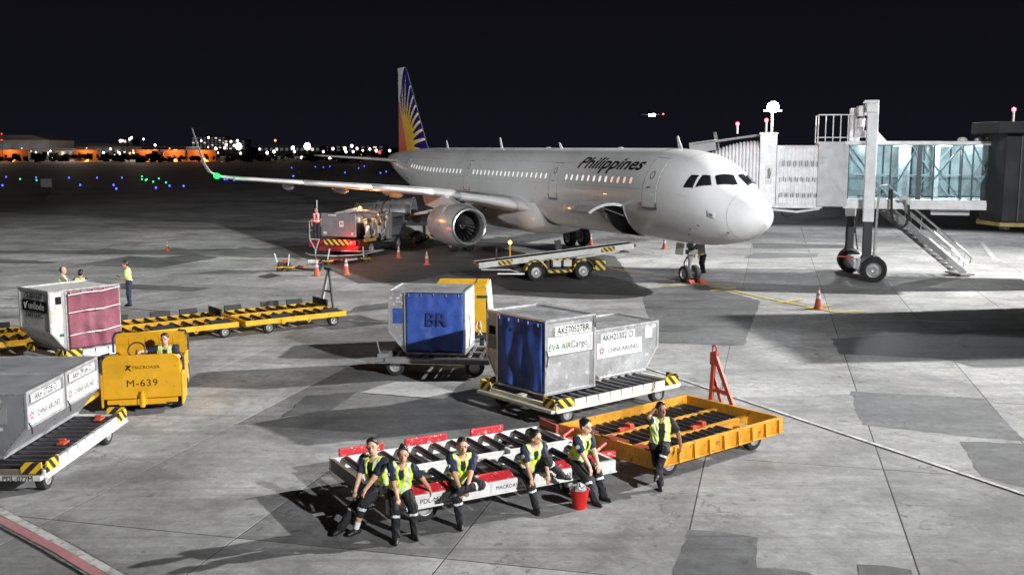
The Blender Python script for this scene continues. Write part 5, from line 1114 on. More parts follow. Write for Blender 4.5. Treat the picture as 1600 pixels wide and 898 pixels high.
# added block outside the frame to the right, casts a shadow band on the apron
TP = thing('shade_block', 'added grey block with window band beyond the right edge, shading the apron', 'building', (30.5, 37.2, 0), R(6))
q = MB(); q.box((0, 0, 4.3), (13, 5.2, 8.6)); q.build('wall', M['bridge_grey'], TP, bevel=.03)
q = MB(); q.box((0, 0, 8.75), (13.6, 5.8, .3)); q.build('roof', M['mull'], TP, bevel=.03)
for k in range(6):
    q = MB(); q.box((-5.2 + k * 2.1, -2.62, 5.2), (1.7, .08, 1.6)); q.build('window', M['cockpit'], TP)
# red obstruction lights
def beacon(label, p, h):
    t = thing('obstruction_light', label, 'beacon', p); q = MB(); q.cyl((0, 0, 0), (0, 0, h), .045, n=8); q.build('post', M['sign'], t); q = MB(); q.sphere((0, 0, h + .08), .085, 12, 8); q.build('lamp', emit('red_obstruction_lamp', (1, .03, .05), 26), t)
    lamp('red_glow', 'POINT', Vector(p) + Vector((0, -.1, h + .3)), 10, (1, .05, .08), .05)
beacon('red obstruction light on the bridge canopy above the nose', at(1152, 209, 48.3), .36); beacon('red obstruction light on the cab roof beside the mast', at(1197, 207, 47.3), .46); beacon('red obstruction light on the dark rotunda roof at the right edge', at(1583, 191, 44.6), .45)
# lit floodlight mast beyond the bridge
p = at(1207, 172, 170); FM = thing('floodlight_mast', 'tall floodlight mast glaring white behind the jet bridge', 'mast', (p.x, p.y, 0))
q = MB(); q.cyl((0, 0, 0), (0, 0, p.z - .3), .28, .16, n=10); q.build('pole', M['sign'], FM); q = MB(); q.box((0, 0, p.z - .1), (3.0, .3, .25)); q.build('head_frame', M['grey'], FM)
fl = emit('floodlight_lit', (.93, .96, 1.0), 60)
for k in range(14):
    a_, r_ = (k * math.pi / 5, .72) if k < 10 else ((k - 10) * math.pi / 2 + .4, .3)
    q = MB(); q.sphere((r_ * math.cos(a_), -.3, p.z + .45 + r_ * .85 * math.sin(a_)), (.3, .2, .3), 10, 7); q.build('lamp_head', fl, FM, smooth=True)
lamp('mast_glare', 'POINT', (p.x, p.y - 2.0, p.z + .3), 9000, (.93, .96, 1.0), .5)
# ------------------------------------------------------------------ far side of the airfield
def lot(px, y0, y1, Y):
    a, b = at(px, y0, Y), at(px, y1, Y); return a, b
M['bw'] = paint('far_wall', (0.22, 0.21, 0.21), .8, dirt=.2, scale=.05, bmp=0); M['bd'] = paint('far_dark_wall', (0.06, 0.06, 0.065), .8, dirt=.1, scale=.05, bmp=0)
winA = emit('far_window_lit', (1, .9, .72), .9); winB = emit('far_window_dim', (.8, .86, 1), .10)
def building(label, x0, x1, ytop, Y, depth, floors, cols, glow=.05, pitch=0.0, name='apartment_block', mat='bw', lit=.18, cat='building'):
    a, b = at(x0, ytop, Y), at(x1, ytop, Y); w = b.x - a.x; H = a.z; t = thing(name, label, cat, ((a.x + b.x) / 2, Y + depth / 2, 0))
    q = MB(); q.box((0, 0, H / 2), (w, depth, H)); q.build('wall', M[mat], t)
    q = MB()
    if pitch: q.prism([(-w / 2 * 1.03, H), (w / 2 * 1.03, H), (w / 2 * .6, H + pitch), (-w / 2 * .6, H + pitch)], -depth / 2, depth / 2, lambda p, z, d: Vector((p, d, z)))
    else: q.box((0, 0, H + .3), (w * 1.02, depth * 1.04, .6))
    q.build('roof', M['bw' if mat == 'bd' else 'bd'], t)
    zb = max(1.0, H * .3); fh = (H - zb) / max(1, floors)
    for f in range(floors):
        for c in range(cols):
            cw = w / cols; q = MB(); q.box((-w / 2 + (c + .5) * cw, -depth / 2 - .05, zb + (f + .5) * fh), (cw * .55, .2, fh * .5)); q.build('window', winA if random.random() < lit else winB, t)
    return t
building('long low hangar with curved grey roof at the far left', -60, 76, 219, 520, 30, 1, 5, pitch=2.5, name='hangar')
building('flat wide terminal hall left of the winglet, lower than the hangar', 76, 190, 229, 560, 30, 1, 8, pitch=1.6, name='terminal_hall')
building('pale apartment block with rows of windows right of the winglet', 299, 352, 214, 900, 20, 5, 9, lit=.2)
building('grey office block with stepped roof beside the bright blue white light', 350, 383, 219, 880, 20, 4, 5, lit=.25, name='office_block')
building('slim tower with two lit stair windows far beyond the runway', 185, 205, 217, 950, 20, 2, 3, lit=.5, name='office_block')
building('low white depot under the orange lamps at far left', 86, 118, 234, 480, 20, 1, 4, lit=.4, name='depot')
building('dim flat roofed warehouse behind the bright terminal lamps', 404, 500, 229, 800, 30, 1, 12, lit=.15, name='warehouse', mat='bd')
building('dim warehouse just left of the tail behind the runway lights', 505, 600, 228, 860, 30, 2, 10, lit=.15, name='warehouse', mat='bd')
building('dark cargo shed between the lamps left of the winglet', 205, 290, 231, 620, 30, 1, 8, lit=.1, name='cargo_shed', mat='bd')
# a dark belt of trees reads as one mass
q = MB(); rs = np.random.default_rng(12)
for k in range(420):
    x = rs.uniform(-330, 40); Y = rs.uniform(400, 470); h = rs.uniform(1.0, 4.2); w = rs.uniform(1.5, 3.6)
    for j in range(3):
        c = Vector((x + rs.uniform(-2, 2), Y + rs.uniform(-2, 2), h * rs.uniform(.4, .8)))
        ax = Vector(rs.uniform(-1, 1, 3)).normalized(); bx = ax.orthogonal().normalized(); cx_ = ax.cross(bx)
        for d in (ax, bx, cx_):
            u1, u2 = d.orthogonal().normalized(), None; u2 = d.cross(u1); s = w * rs.uniform(.3, .6); q.poly([c + u1 * s, c + u2 * s * .7, c - u1 * s * .8, c - u2 * s])
tl = q.build('tree_belt', paint('far_foliage', (.035, .05, .025), .9, bmp=0), None, fix=False); tag(tl, 'dark belt of trees beyond the runway under the city lights', 'tree belt', kind='stuff')
# lamps: street lamps beyond the field and lights set in the ground along the taxiways
LM = {}
def city_lamp(px, py, Y, kind, r):
    spec = {'white': ((1, .93, .82), 7), 'cool': ((.76, .85, 1), 22), 'orange': ((1, .30, .05), 4), 'amber': ((1, .55, .08), 4), 'red': ((1, .05, .04), 3), 'blue': ((.06, .09, 1), 4.5), 'green': ((.05, 1, .3), 2.4)}[kind]
    if kind not in LM: LM[kind] = emit(kind + '_lamp_lit', spec[0], spec[1])
    names = {'white': ('street_lamp', 'small white street lamp among many along the far skyline', 'street lamp', 'white lamps along the far skyline'), 'cool': ('flood_lamp', 'glaring blue white flood lamp on the far skyline', 'flood lamp', None), 'orange': ('sodium_lamp', 'small orange sodium lamp beyond the runway', 'street lamp', 'orange lamps beyond the runway'),
             'amber': ('street_lamp', 'small yellow lamp just left of the airliner tail', 'street lamp', None), 'red': ('marker_lamp', 'tiny red marker lamp beyond the runway', 'marker lamp', 'red lamps beyond the runway'), 'blue': ('taxiway_light', 'tiny blue taxiway edge light on the dark field', 'taxiway light', 'blue taxiway lights'), 'green': ('taxiway_light', 'tiny green taxiway light on the dark field', 'taxiway light', 'green taxiway lights')}[kind]
    r *= 1.15; p = at(px, py, Y); q = MB(); q.sphere((0, 0, 0), (r * .8, r * .6, r * .9), 8, 6); q.mat(1); q.cyl((0, 0, -max(.3, p.z)), (0, 0, -r * .8), .06 * r + .03, n=5); o = q.build(names[0], [LM[kind], M['bd']], None, smooth=True, fix=False); o.location = p
    tag(o, names[1], names[2], names[3]); return o
Z1 = lambda x, y: (x / 3.99, 180 + y / 3.99); Z2 = lambda x, y: (400 + x / 3.99, 180 + y / 3.99)
for x, y in ((295, 237), (168, 258), (385, 232), (410, 235), (500, 235), (645, 235), (742, 238), (755, 243), (832, 241), (920, 240), (940, 247), (1020, 244), (1097, 243), (1110, 246), (1157, 244), (1290, 240), (1357, 235), (1500, 238), (1330, 258), (1535, 262), (820, 142), (808, 150), (895, 150), (967, 187), (1345, 210), (232, 247), (440, 222), (1185, 252), (1300, 140), (1255, 160), (1410, 185), (1440, 165), (1480, 160), (1460, 190), (750, 160), (763, 160), (320, 268), (745, 272), (540, 215), (60, 268), (90, 262), (1400, 205), (1385, 305), (1360, 303), (1425, 305), (690, 288)):
    city_lamp(*Z1(x, y), 520, 'white', .45 + .35 * random.random())
for x, y in ((22, 212), (112, 228), (115, 258), (285, 265), (460, 270), (480, 210), (420, 228), (555, 210), (630, 208), (597, 192), (665, 220), (710, 212), (833, 222), (805, 240), (750, 222), (495, 325), (617, 370), (437, 372), (70, 235), (240, 228), (560, 228), (606, 228)):
    city_lamp(*Z2(x, y), 520, 'white', .42 + .35 * random.random())
for k in range(44):
    x = 4 + k * 7.6 + random.uniform(-3, 3); city_lamp(x, 240 + random.gauss(0, 4.5), 500, random.choice(['white', 'white', 'orange']), .28 + .25 * random.random())
city_lamp(*Z1(1488, 195), 600, 'cool', 1.9)['label'] = 'glaring blue white flood lamp in front of the grey office block'
city_lamp(*Z2(320, 195), 600, 'cool', 2.0)['label'] = 'glaring white flood lamp above the dim warehouse, brightest on the skyline'
city_lamp(*Z2(230, 205), 600, 'cool', 1.0)['label'] = 'smaller blue white flood lamp left of the brightest one'
for x, y in ((75, 285), (90, 275), (545, 280), (535, 292), (925, 285), (1095, 285), (1260, 275), (1275, 280), (1290, 292), (97, 345), (442, 322), (670, 338), (857, 322), (1120, 335)): city_lamp(*Z1(x, y), 420, 'orange', .45 + .5 * (y < 300) * random.random())
for x, y in ((262, 378), (285, 385), (120, 158), (205, 297), (400, 298), (570, 298)): city_lamp(*Z2(x, y), 420, 'orange', .45)
for x, y in ((1480, 330), (1490, 318), (1478, 305), (1590, 325), (1300, 302), (1205, 320), (10, 117), (10, 155)): city_lamp(*Z1(x, y), 430, 'red', .32)
for x, y in ((770, 232), (315, 315), (140, 315), (705, 318), (360, 318), (800, 322), (585, 312), (45, 330), (185, 328), (305, 326), (740, 322), (540, 322)): city_lamp(*Z2(x, y), 430, 'red', .32 if y > 240 else .7)
city_lamp(*Z2(658, 258), 430, 'amber', .8)
for x, y in ((38, 385), (430, 390), (605, 390), (760, 390), (225, 388), (1400, 400), (1415, 398), (1460, 405), (1522, 405), (500, 435), (708, 435), (725, 458), (972, 452), (1057, 440), (1145, 442), (15, 437)): city_lamp(*Z1(x, y), 6.1 * 1623 / max(20, (Z1(x, y)[1] - 228.5)) * .95, 'blue', .15)
for x, y in ((420, 325), (460, 320), (370, 322), (555, 358), (640, 330), (675, 318), (776, 360), (812, 352), (232, 380), (222, 328)): city_lamp(*Z2(x, y), 5.8 * 1623 / (Z2(x, y)[1] - 228.5) * .95, 'blue', .15)
for x, y in ((125, 398), (228, 405), (278, 405), (885, 400), (908, 405), (990, 395), (915, 400), (955, 415), (1035, 420), (885, 382)): city_lamp(*Z1(x, y), 5.8 * 1623 / (Z1(x, y)[1] - 228.5) * .95, 'green', .14)
for k, x in enumerate((-20, 110, 215, 330, 440, 560)):
    p = at(x, 232, 470 if k < 3 else 640); lamp('street_glow', 'POINT', (p.x, p.y, 16), 20000, (1, .88, .72), .8)
# walls lit orange by the sodium lamps, sign box, yellow ball light at the left edge
for k, (x, y, w) in enumerate(((75, 300, 15), (545, 300, 10), (925, 300, 9), (1095, 298, 9), (1265, 290, 12))):
    p = at(*Z1(x, y - 30), 445); lamp('sodium_glow', 'POINT', (p.x, p.y - 5, 5), 4200, (1, .2, .025), .4)
    q = MB(); q.box((0, 0, 2.2), (w * 1.0, 3, 4.4)); q.box((0, 0, 4.5), (w * 1.06, 3.4, .25)); o = q.build('guard_hut', M['bw'], None, bevel=.05); o.location = (p.x, p.y, 0)
    tag(o, ['orange lit hut at the far left of the skyline', 'orange lit hut second from the left on the far field', 'orange lit hut in the middle of the far field', 'orange lit hut just left of the winglet', 'wide orange lit hut behind the winglet base'][k], 'hut')
p = ground(73, 296); sb = thing('marker_sign', 'pale blank marker board standing on the dark field at left', 'sign', p); q = MB(); q.box((0, 0, .9), (1.5, .2, 1.2)); q.build('board', M['sign'], sb, bevel=.02); q = MB(); q.cyl((-.5, 0, 0), (-.5, 0, .4), .06); q.cyl((.5, 0, 0), (.5, 0, .4), .06); q.build('post', M['bd'], sb)
# aeroplane on approach, landing lamps on
p = at(1017, 179, 1400); AA = thing('distant_airliner', 'distant airliner with landing lamps on, low in the night sky', 'airplane', p, 0)
q = MB(); q.lathe([(0, -9), (1.6, -7), (2, -3), (2, 10), (.6, 20), (0, 22)], 12, Matrix.Rotation(-math.pi / 2, 4, 'X')); q.build('fuselage', M['bw'], AA, smooth=True)
for s in (-1, 1):
    q = MB(); q.prism([(0, -2), (s * 17, 4), (s * 17, 5.5), (0, 4)], -.5, .3, lambda a, y, d: Vector((a, y, d - .6 + abs(a) * .06))); q.build('wing', M['bw'], AA)
q = MB(); q.prism([(14, 1), (20, 1), (21, 8), (18.5, 8)], -.3, .3, lambda y, z, d: Vector((d, y, z))); q.build('tail_fin', M['bd'], AA)
for x, r in ((-2.6, 1.8), (2.6, 2.0), (0, 1.3)):
    q = MB(); q.sphere((x, -10.5, -1.2), r, 10, 8); q.build('landing_lamp', emit('landing_lamp_lit', (1, .92, .8), 25), AA)
q = MB(); q.sphere((17, 3, .6), 1.0, 8, 6); q.build('wing_tip_lamp', emit('wing_tip_lamp_lit', (1, .1, .06), 8), AA)
# ------------------------------------------------------------------ people: one continuous skin per body, clothes as children
def rot3(ax, deg): return np.array(Matrix.Rotation(R(deg), 3, ax))
class SDF:
    def __init__(s): s.p = []
    def rc(s, a, b, r0, r1, k=.02, op='u'): s.p.append(('rc', np.array(a, float), np.array(b, float), r0, r1, k, op)); return s
    def el(s, c, Rm, rad, k=.02, op='u'): s.p.append(('el', np.array(c, float), np.array(Rm, float), np.array(rad, float), None, k, op)); return s
    def pl(s, c, n): s.p.append(('pl', np.array(c, float), np.array(n, float) / np.linalg.norm(n), 0, 0, 0, 'i')); return s
    def run(s, vox, wr=0.0):
        lo = np.full(3, 9e9); hi = -lo
        for p in s.p:
            if p[6] != 'u': continue
            if p[0] == 'rc': r = max(p[3], p[4]); l, h = np.minimum(p[1], p[2]) - r, np.maximum(p[1], p[2]) + r
            else: r = p[3].max(); l, h = p[1] - r, p[1] + r
            lo, hi = np.minimum(lo, l), np.maximum(hi, h)
        lo -= vox * 3 + .02; hi += vox * 3 + .02
        n = np.ceil((hi - lo) / vox).astype(int) + 1; ax = [lo[i] + np.arange(n[i]) * vox for i in range(3)]
        D = np.full(n, .08, np.float32)
        for t, a, b, c, d, k, op in s.p:
            if t == 'rc': r = max(c, d); l, h = np.minimum(a, b) - r, np.maximum(a, b) + r
            elif t == 'el': r = c.max(); l, h = a - r, a + r
            else: l, h = lo, hi
            m = k + vox * 3 + .015; i0 = np.clip(np.floor((l - m - lo) / vox).astype(int), 0, n - 1); i1 = np.clip(np.ceil((h + m - lo) / vox).astype(int) + 1, 1, n)
            if (i1 <= i0).any(): continue
            sl = tuple(slice(x, y) for x, y in zip(i0, i1)); X, Y, Z = np.meshgrid(*[ax[i][i0[i]:i1[i]] for i in range(3)], indexing='ij', sparse=True)
            if t == 'rc':
                ba = b - a; L2 = max(1e-9, ba @ ba); px, py, pz = X - a[0], Y - a[1], Z - a[2]
                h_ = np.clip((px * ba[0] + py * ba[1] + pz * ba[2]) / L2, 0, 1)
                f = np.sqrt((px - ba[0] * h_) ** 2 + (py - ba[1] * h_) ** 2 + (pz - ba[2] * h_) ** 2) - (c + (d - c) * h_)
            elif t == 'el':
                px, py, pz = X - a[0], Y - a[1], Z - a[2]; q = [(px * b[0, i] + py * b[1, i] + pz * b[2, i]) / c[i] for i in range(3)]
                k0 = np.sqrt(q[0] ** 2 + q[1] ** 2 + q[2] ** 2); k1 = np.sqrt((q[0] / c[0]) ** 2 + (q[1] / c[1]) ** 2 + (q[2] / c[2]) ** 2) + 1e-9; f = k0 * (k0 - 1) / k1
            else: f = (X - a[0]) * b[0] + (Y - a[1]) * b[1] + (Z - a[2]) * b[2]
            E = D[sl]
            if op == 'u':
                if k > 0: hh = np.clip(.5 + .5 * (E - f) / k, 0, 1); D[sl] = E + (f - E) * hh - k * hh * (1 - hh)
                else: D[sl] = np.minimum(E, f)
            elif op == 's': D[sl] = np.maximum(E, -f)
            else: D[sl] = np.maximum(E, f)
        if wr:
            X, Y, Z = np.meshgrid(*ax, indexing='ij', sparse=True)
            D = D + wr * (np.sin(31 * X + 9 * Z + 2 * np.sin(17 * Y)) * np.sin(27 * Z + 5 * np.sin(21 * X)) + .6 * np.sin(52 * Z + 30 * Y + 3 * np.sin(30 * X)))
        return nets(D.astype(np.float32), lo, vox)
def nets(D, lo, vox):
    s = D < 0; nx, ny, nz = D.shape; c = np.zeros((nx - 1, ny - 1, nz - 1), np.int8)
    for i in (0, 1):
        for j in (0, 1):
            for k in (0, 1): c += s[i:nx - 1 + i, j:ny - 1 + j, k:nz - 1 + k]
    I = np.argwhere((c > 0) & (c < 8)); idx = np.full(c.shape, -1, np.int32); idx[tuple(I.T)] = np.arange(len(I))
    acc = np.zeros((len(I), 3)); cnt = np.zeros(len(I))
    for axis in range(3):
        o1, o2 = [a for a in range(3) if a != axis]
        for u in (0, 1):
            for v in (0, 1):
                A = I.copy(); A[:, o1] += u; A[:, o2] += v; Bx = A.copy(); Bx[:, axis] += 1
                d0, d1 = D[tuple(A.T)], D[tuple(Bx.T)]; m = (d0 < 0) != (d1 < 0); t = d0[m] / (d0[m] - d1[m]); P = A[m].astype(float); P[:, axis] += t; acc[m] += P; cnt[m] += 1
    V = lo + acc / cnt[:, None] * vox; F = []
    for axis in range(3):
        o1, o2 = (axis + 1) % 3, (axis + 2) % 3
        sl0 = [slice(None)] * 3; sl1 = [slice(None)] * 3; sl0[axis] = slice(0, -1); sl1[axis] = slice(1, None)
        a, b = s[tuple(sl0)], s[tuple(sl1)]; E = np.argwhere(a != b); fl = a[tuple(E.T)]
        ok = (E[:, o1] > 0) & (E[:, o2] > 0) & (E[:, o1] < D.shape[o1] - 1) & (E[:, o2] < D.shape[o2] - 1); E, fl = E[ok], fl[ok]
        def g(du, dv): Q = E.copy(); Q[:, o1] -= du; Q[:, o2] -= dv; return idx[tuple(Q.T)]
        q = np.stack([g(1, 1), g(0, 1), g(0, 0), g(1, 0)], 1); q[~fl] = q[~fl][:, ::-1]; F.append(q)
    return V, np.concatenate(F)
def sdf_obj(name, sd, vox, mats, parent, region=None, wr=0.0):
    V, F = sd.run(vox, wr); me = bpy.data.meshes.new(name); me.vertices.add(len(V)); me.vertices.foreach_set('co', V.ravel().astype(np.float32)); me.loops.add(F.size); me.loops.foreach_set('vertex_index', F.ravel().astype(np.int32))
    me.polygons.add(len(F)); me.polygons.foreach_set('loop_start', np.arange(0, F.size, 4, dtype=np.int32)); me.polygons.foreach_set('loop_total', np.full(len(F), 4, np.int32))
    for m in mats: me.materials.append(m)
    if region is not None: me.polygons.foreach_set('material_index', region(V[F].mean(1)).astype(np.int32))
    me.polygons.foreach_set('use_smooth', np.ones(len(F), bool)); me.update(calc_edges=True); me.validate()
    o = bpy.data.objects.new(name, me); COL.objects.link(o)
    if parent is not None: o.parent = parent
    return o
def skin_mat(name, rgb):
    m, nt, b = nodes(name); t = N(nt, 'ShaderNodeTexCoord').outputs['Object']; nt.links.new(ramp(nt, noise(nt, t, 22, 4), [(.3, tuple(c * .85 for c in rgb)), (.7, tuple(c * 1.12 for c in rgb))]), b.inputs['Base Color']); b.inputs['Roughness'].default_value = .5
    b.inputs['Subsurface Weight'].default_value = .08; b.inputs['Subsurface Radius'].default_value = (.02, .008, .005); return m
SK = {'a': skin_mat('skin_tan', (.52, .285, .18)), 'b': skin_mat('skin_light_tan', (.58, .345, .235)), 'c': skin_mat('skin_brown', (.22, .11, .065))}
M['hair'] = paint('black_hair', (.012, .011, .011), .4, bmp=.3, dirt=0, scale=12); M['brow'] = paint('eyebrow', (.07, .045, .035), .7, bmp=0, dirt=0); M['lip'] = paint('lips', (.36, .13, .11), .45, bmp=0, dirt=0); M['eye'] = paint('dark_eye', (.02, .015, .012), .2, bmp=0, dirt=0)
def cloth_plain(name, rgb, rough=.85, e=.2): return paint(name, rgb, rough, var=.18, scale=7, dirt=.08, bmp=.12)
M['navy'] = cloth_plain('navy_shirt', (.014, .018, .042)); M['black_cloth'] = cloth_plain('black_trousers', (.011, .011, .013)); M['hiviz'] = cloth_plain('hi_vis_yellow', (.66, .92, .09)); M['hired'] = cloth_plain('hi_vis_red', (.75, .07, .04)); M['polo'] = cloth_plain('pale_lime_polo', (.56, .74, .28)); M['silver'] = cloth_plain('reflective_band', (.62, .66, .66), .5); M['shoe'] = cloth_plain('black_shoe', (.012, .012, .012), .5); M['sock'] = cloth_plain('white_sock', (.75, .75, .73)); M['denim'] = cloth_plain('dark_denim', (.02, .028, .05)); M['grey_cloth'] = cloth_plain('grey_shirt', (.2, .2, .2))
def ik(a, c, l1, l2, pole):
    a, c, pole = (np.array(v, float) for v in (a, c, pole)); d = c - a; L = np.linalg.norm(d); L2 = min(L, (l1 + l2) * .999); u = d / max(L, 1e-6); c = a + u * L2
    x = (l1 * l1 - l2 * l2 + L2 * L2) / (2 * L2); h = math.sqrt(max(0, l1 * l1 - x * x)); p = pole - u * (pole @ u); p = p / (np.linalg.norm(p) + 1e-9); return a + u * x + p * h, c
def person(label, loc, face, pz=.93, lean=0, side=0, twist=0, head=(0, 0, 0), hands=None, feet=None, poles=None, toes=(0, 0), footpitch=(0, 0), kn=None, skin='a', hair='short', top='navy', vest='hiviz', open_vest=False, bands=True, vox=.010, k=1.0, group=None, trousers='black_cloth', sock=None, trunk_only=False, badge=True, fem=False, curl=.6, vest_band='silver', px=0.0):
    """x right, y ahead, z up; hands/feet: (left, right) targets; face: heading in degrees, 90 = away from the camera"""
    Rt = rot3('Z', twist) @ rot3('X', -lean) @ rot3('Y', side); Rh = Rt @ rot3('Z', head[0]) @ rot3('X', head[1]) @ rot3('Y', head[2]); V3 = lambda *a: np.array(a, float)
    P = V3(px, 0, pz); T = lambda x, y, z: P + Rt @ V3(x * k, y * k, z * k)
    nk = T(0, -.01, .49); hc = nk + Rh @ V3(0, .025, .172) * k; kH = 1.12 * k; H = lambda x, y, z: hc + Rh @ V3(x, y, z) * kH; sw = .172 if fem else .19
    sh = [T(-sw, -.01, .435), T(sw, -.01, .435)]; hip = [P + rot3('Z', twist * .3) @ V3(-.088, 0, -.01), P + rot3('Z', twist * .3) @ V3(.088, 0, -.01)]
    hands = hands or [T(-.26, .05, -.12), T(.26, .05, -.12)]; feet = feet or [V3(-.1, 0, .085), V3(.1, 0, .085)]
    poles = poles or [V3(-.6, -.7, -.4), V3(.6, -.7, -.4)]; kn = kn or [V3(-.12, 1, .25), V3(.12, 1, .25)]
    B_ = SDF(); fr = 1.0
    B_.el(P + Rt @ V3(0, -.01, .0), Rt, (.155 * k, .112 * k, .12 * k)); B_.el(T(0, 0, .15), Rt, (.135 * k, .098 * k, .15 * k), .05); B_.el(T(0, .005, .32), Rt, (.16 * k, .112 * k, .17 * k), .05); B_.rc(T(-.12, -.015, .42), T(.12, -.015, .42), .062 * k, .062 * k, .05)
    B_.rc(nk - Rt @ V3(0, 0, .05), H(0, -.015, -.08), .056 * k, .05 * k, .03)
    B_.el(H(0, -.008, .02), Rh, (.074 * kH, .094 * kH, .104 * kH), .015); B_.el(H(0, .018, -.055), Rh, (.056 * kH, .066 * kH, .062 * kH), .03); B_.el(H(0, .05, -.088), Rh, (.026 * kH, .03 * kH, .022 * kH), .025)
    B_.rc(H(0, .084, .012), H(0, .105, -.028), .009 * kH, .014 * kH, .012); B_.rc(H(-.04, .076, .03), H(.04, .076, .03), .012 * kH, .012 * kH, .015)
    for s in (-1, 1):
        B_.el(H(s * .077, -.005, -.008), Rh @ rot3('Z', -s * 20), (.012 * kH, .022 * kH, .032 * kH), .008); B_.el(H(s * .034, .094, .006), Rh, (.014 * kH, .008 * kH, .008 * kH), 0, 's'); B_.el(H(s * .033, .080, .005), Rh, (.013, .011, .011), .002)
    B_.el(H(0, .086, -.058), Rh, (.024 * kH, .012 * kH, .007 * kH), .006); B_.el(H(0, .083, -.07), Rh, (.02 * kH, .012 * kH, .007 * kH), .006)
    J = {}; handF = []
    for i, s in enumerate((-1, 1)):
        el, wr = ik(sh[i], hands[i], .285 * k, .25 * k, poles[i]); J['el', i], J['wr', i] = el, wr
        B_.rc(sh[i], el, .054 * k, .045 * k, .03); B_.rc(el, wr, .045 * k, .029 * k, .01)
        d = (wr - el) / np.linalg.norm(wr - el); pn = np.cross(d, V3(s, 0, 0)) ; pn = V3(0, 0, -1) - d * (V3(0, 0, -1) @ d); pn = pn / (np.linalg.norm(pn) + 1e-6)
        if np.linalg.norm(V3(0, 0, -1) - d * (V3(0, 0, -1) @ d)) < .25: pn = V3(-s, 0, 0) - d * (V3(-s, 0, 0) @ d); pn /= np.linalg.norm(pn)
        d2 = d * math.cos(.35) + pn * math.sin(.35); sd_ = np.cross(d2, pn); sd_ /= np.linalg.norm(sd_); pc = wr + d2 * .045 * k
        B_.el(pc, np.stack([sd_, d2, pn], 1), (.04 * k, .052 * k, .018 * k), .015)
        tsgn = 1 if (sd_ @ V3(-s, .3, 0)) > 0 else -1
        for f in range(4):
            off = (f - 1.5) * .0205 * k * tsgn * -1; L = (.036, .042, .040, .030)[f] * k; b0 = wr + d2 * .085 * k + sd_ * off; a1 = curl * (.5 + .12 * f); f1 = d2 * math.cos(a1) + pn * math.sin(a1); b1 = b0 + f1 * L; a2 = a1 + curl * .9; f2 = d2 * math.cos(a2) + pn * math.sin(a2); b2 = b1 + f2 * L * .85
            B_.rc(b0 - d2 * .02, b1, .0105 * k, .0098 * k, .004); B_.rc(b1, b2, .0098 * k, .0085 * k, .003)
        th0 = wr + d2 * .03 * k + sd_ * tsgn * .03 * k; td = d2 * .65 + sd_ * tsgn * .65 + pn * .35; td /= np.linalg.norm(td); th1 = th0 + td * .038 * k; td2 = d2 * .85 + pn * .45 + sd_ * tsgn * .2; td2 /= np.linalg.norm(td2); B_.rc(th0, th1, .0125 * k, .011 * k, .006); B_.rc(th1, th1 + td2 * .03 * k, .011 * k, .009 * k, .003)
        kk, an = ik(hip[i], feet[i], .425 * k, .405 * k, kn[i]); J['kn', i], J['an', i] = kk, an
        B_.rc(hip[i], kk, .082 * k, .054 * k, .04); B_.rc(kk, kk * .45 + an * .55, .052 * k, .05 * k, .03); B_.rc(kk * .5 + an * .5, an, .05 * k, .036 * k, .03)
        t = R(toes[i]); tz = math.sin(R(footpitch[i])); td = V3(math.sin(t) * math.cos(R(footpitch[i])), math.cos(t) * math.cos(R(footpitch[i])), tz); J['toe', i] = td; hl = an - td * .045 + V3(0, 0, -.045); B_.rc(hl, an + td * .14 * k + V3(0, 0, -.055), .034, .028, .02)
    def reg(c):
        r = np.zeros(len(c), int); q = (c - hc) @ Rh / kH
        for s in (-1, 1):
            r[(np.abs(q[:, 0] - s * .034) < .011) & (np.abs(q[:, 2] - .006) < .005) & (q[:, 1] > .06)] = 3
            r[(np.abs(q[:, 0] - s * .035) < .02) & (np.abs(q[:, 2] - .030) < .0045) & (q[:, 1] > .05)] = 1
        r[(np.abs(q[:, 0]) < .025) & (np.abs(q[:, 2] + .064) < .009) & (q[:, 1] > .06)] = 2
        return r
    rz = R(face - 90); o = sdf_obj('person', B_, vox, [SK[skin], M['brow'], M['lip'], M['eye']], None, reg); o.location = loc; o.rotation_euler = (0, 0, rz); tag(o, label, 'person', group)
    # hair
    h = SDF(); h.el(H(0, -.014, .024), Rh, (.081 * kH, .102 * kH, .109 * kH), .01); h.el(H(.01, .035, .088), Rh, (.062 * kH, .062 * kH, .038 * kH), .03)
    n = Rh @ V3(0, -.88, .47) if hair != 'bald' else Rh @ V3(0, -.95, -.05); h.pl(H(0, .046, .062) if hair != 'bald' else H(0, -.03, .04), -n); h.pl(H(0, 0, -.075), -(Rh @ V3(0, 0, 1)))
    if hair == 'bun': h.el(H(0, -.09, .06), Rh, (.045, .045, .045), .02); h.el(H(.01, -.03, .125), Rh, (.04, .04, .03), .02)
    sdf_obj('hair', h, max(.009, vox), [M['hair']], o, wr=.002)
    # shirt
    s_ = SDF(); s_.el(P + Rt @ V3(0, -.01, .03), Rt, (.166 * k, .124 * k, .12 * k)); s_.el(T(0, 0, .15), Rt, (.15 * k, .114 * k, .16 * k), .05); s_.el(T(0, .005, .32), Rt, (.174 * k, .126 * k, .17 * k), .05); s_.rc(T(-.12, -.015, .415), T(.12, -.015, .415), .076 * k, .076 * k, .05)
    for i in (0, 1):
        e = J['el', i]; s_.rc(sh[i], sh[i] * .32 + e * .68, .077 * k, .068 * k, .03)
    s_.rc(T(0, .02, .46), T(0, .08, .52), .062 * k, .07 * k, 0, 's'); s_.pl(T(0, 0, -.06), -(Rt @ V3(0, 0, 1))); sdf_obj('shirt', s_, max(.011, vox), [M[top]], o, wr=.005)
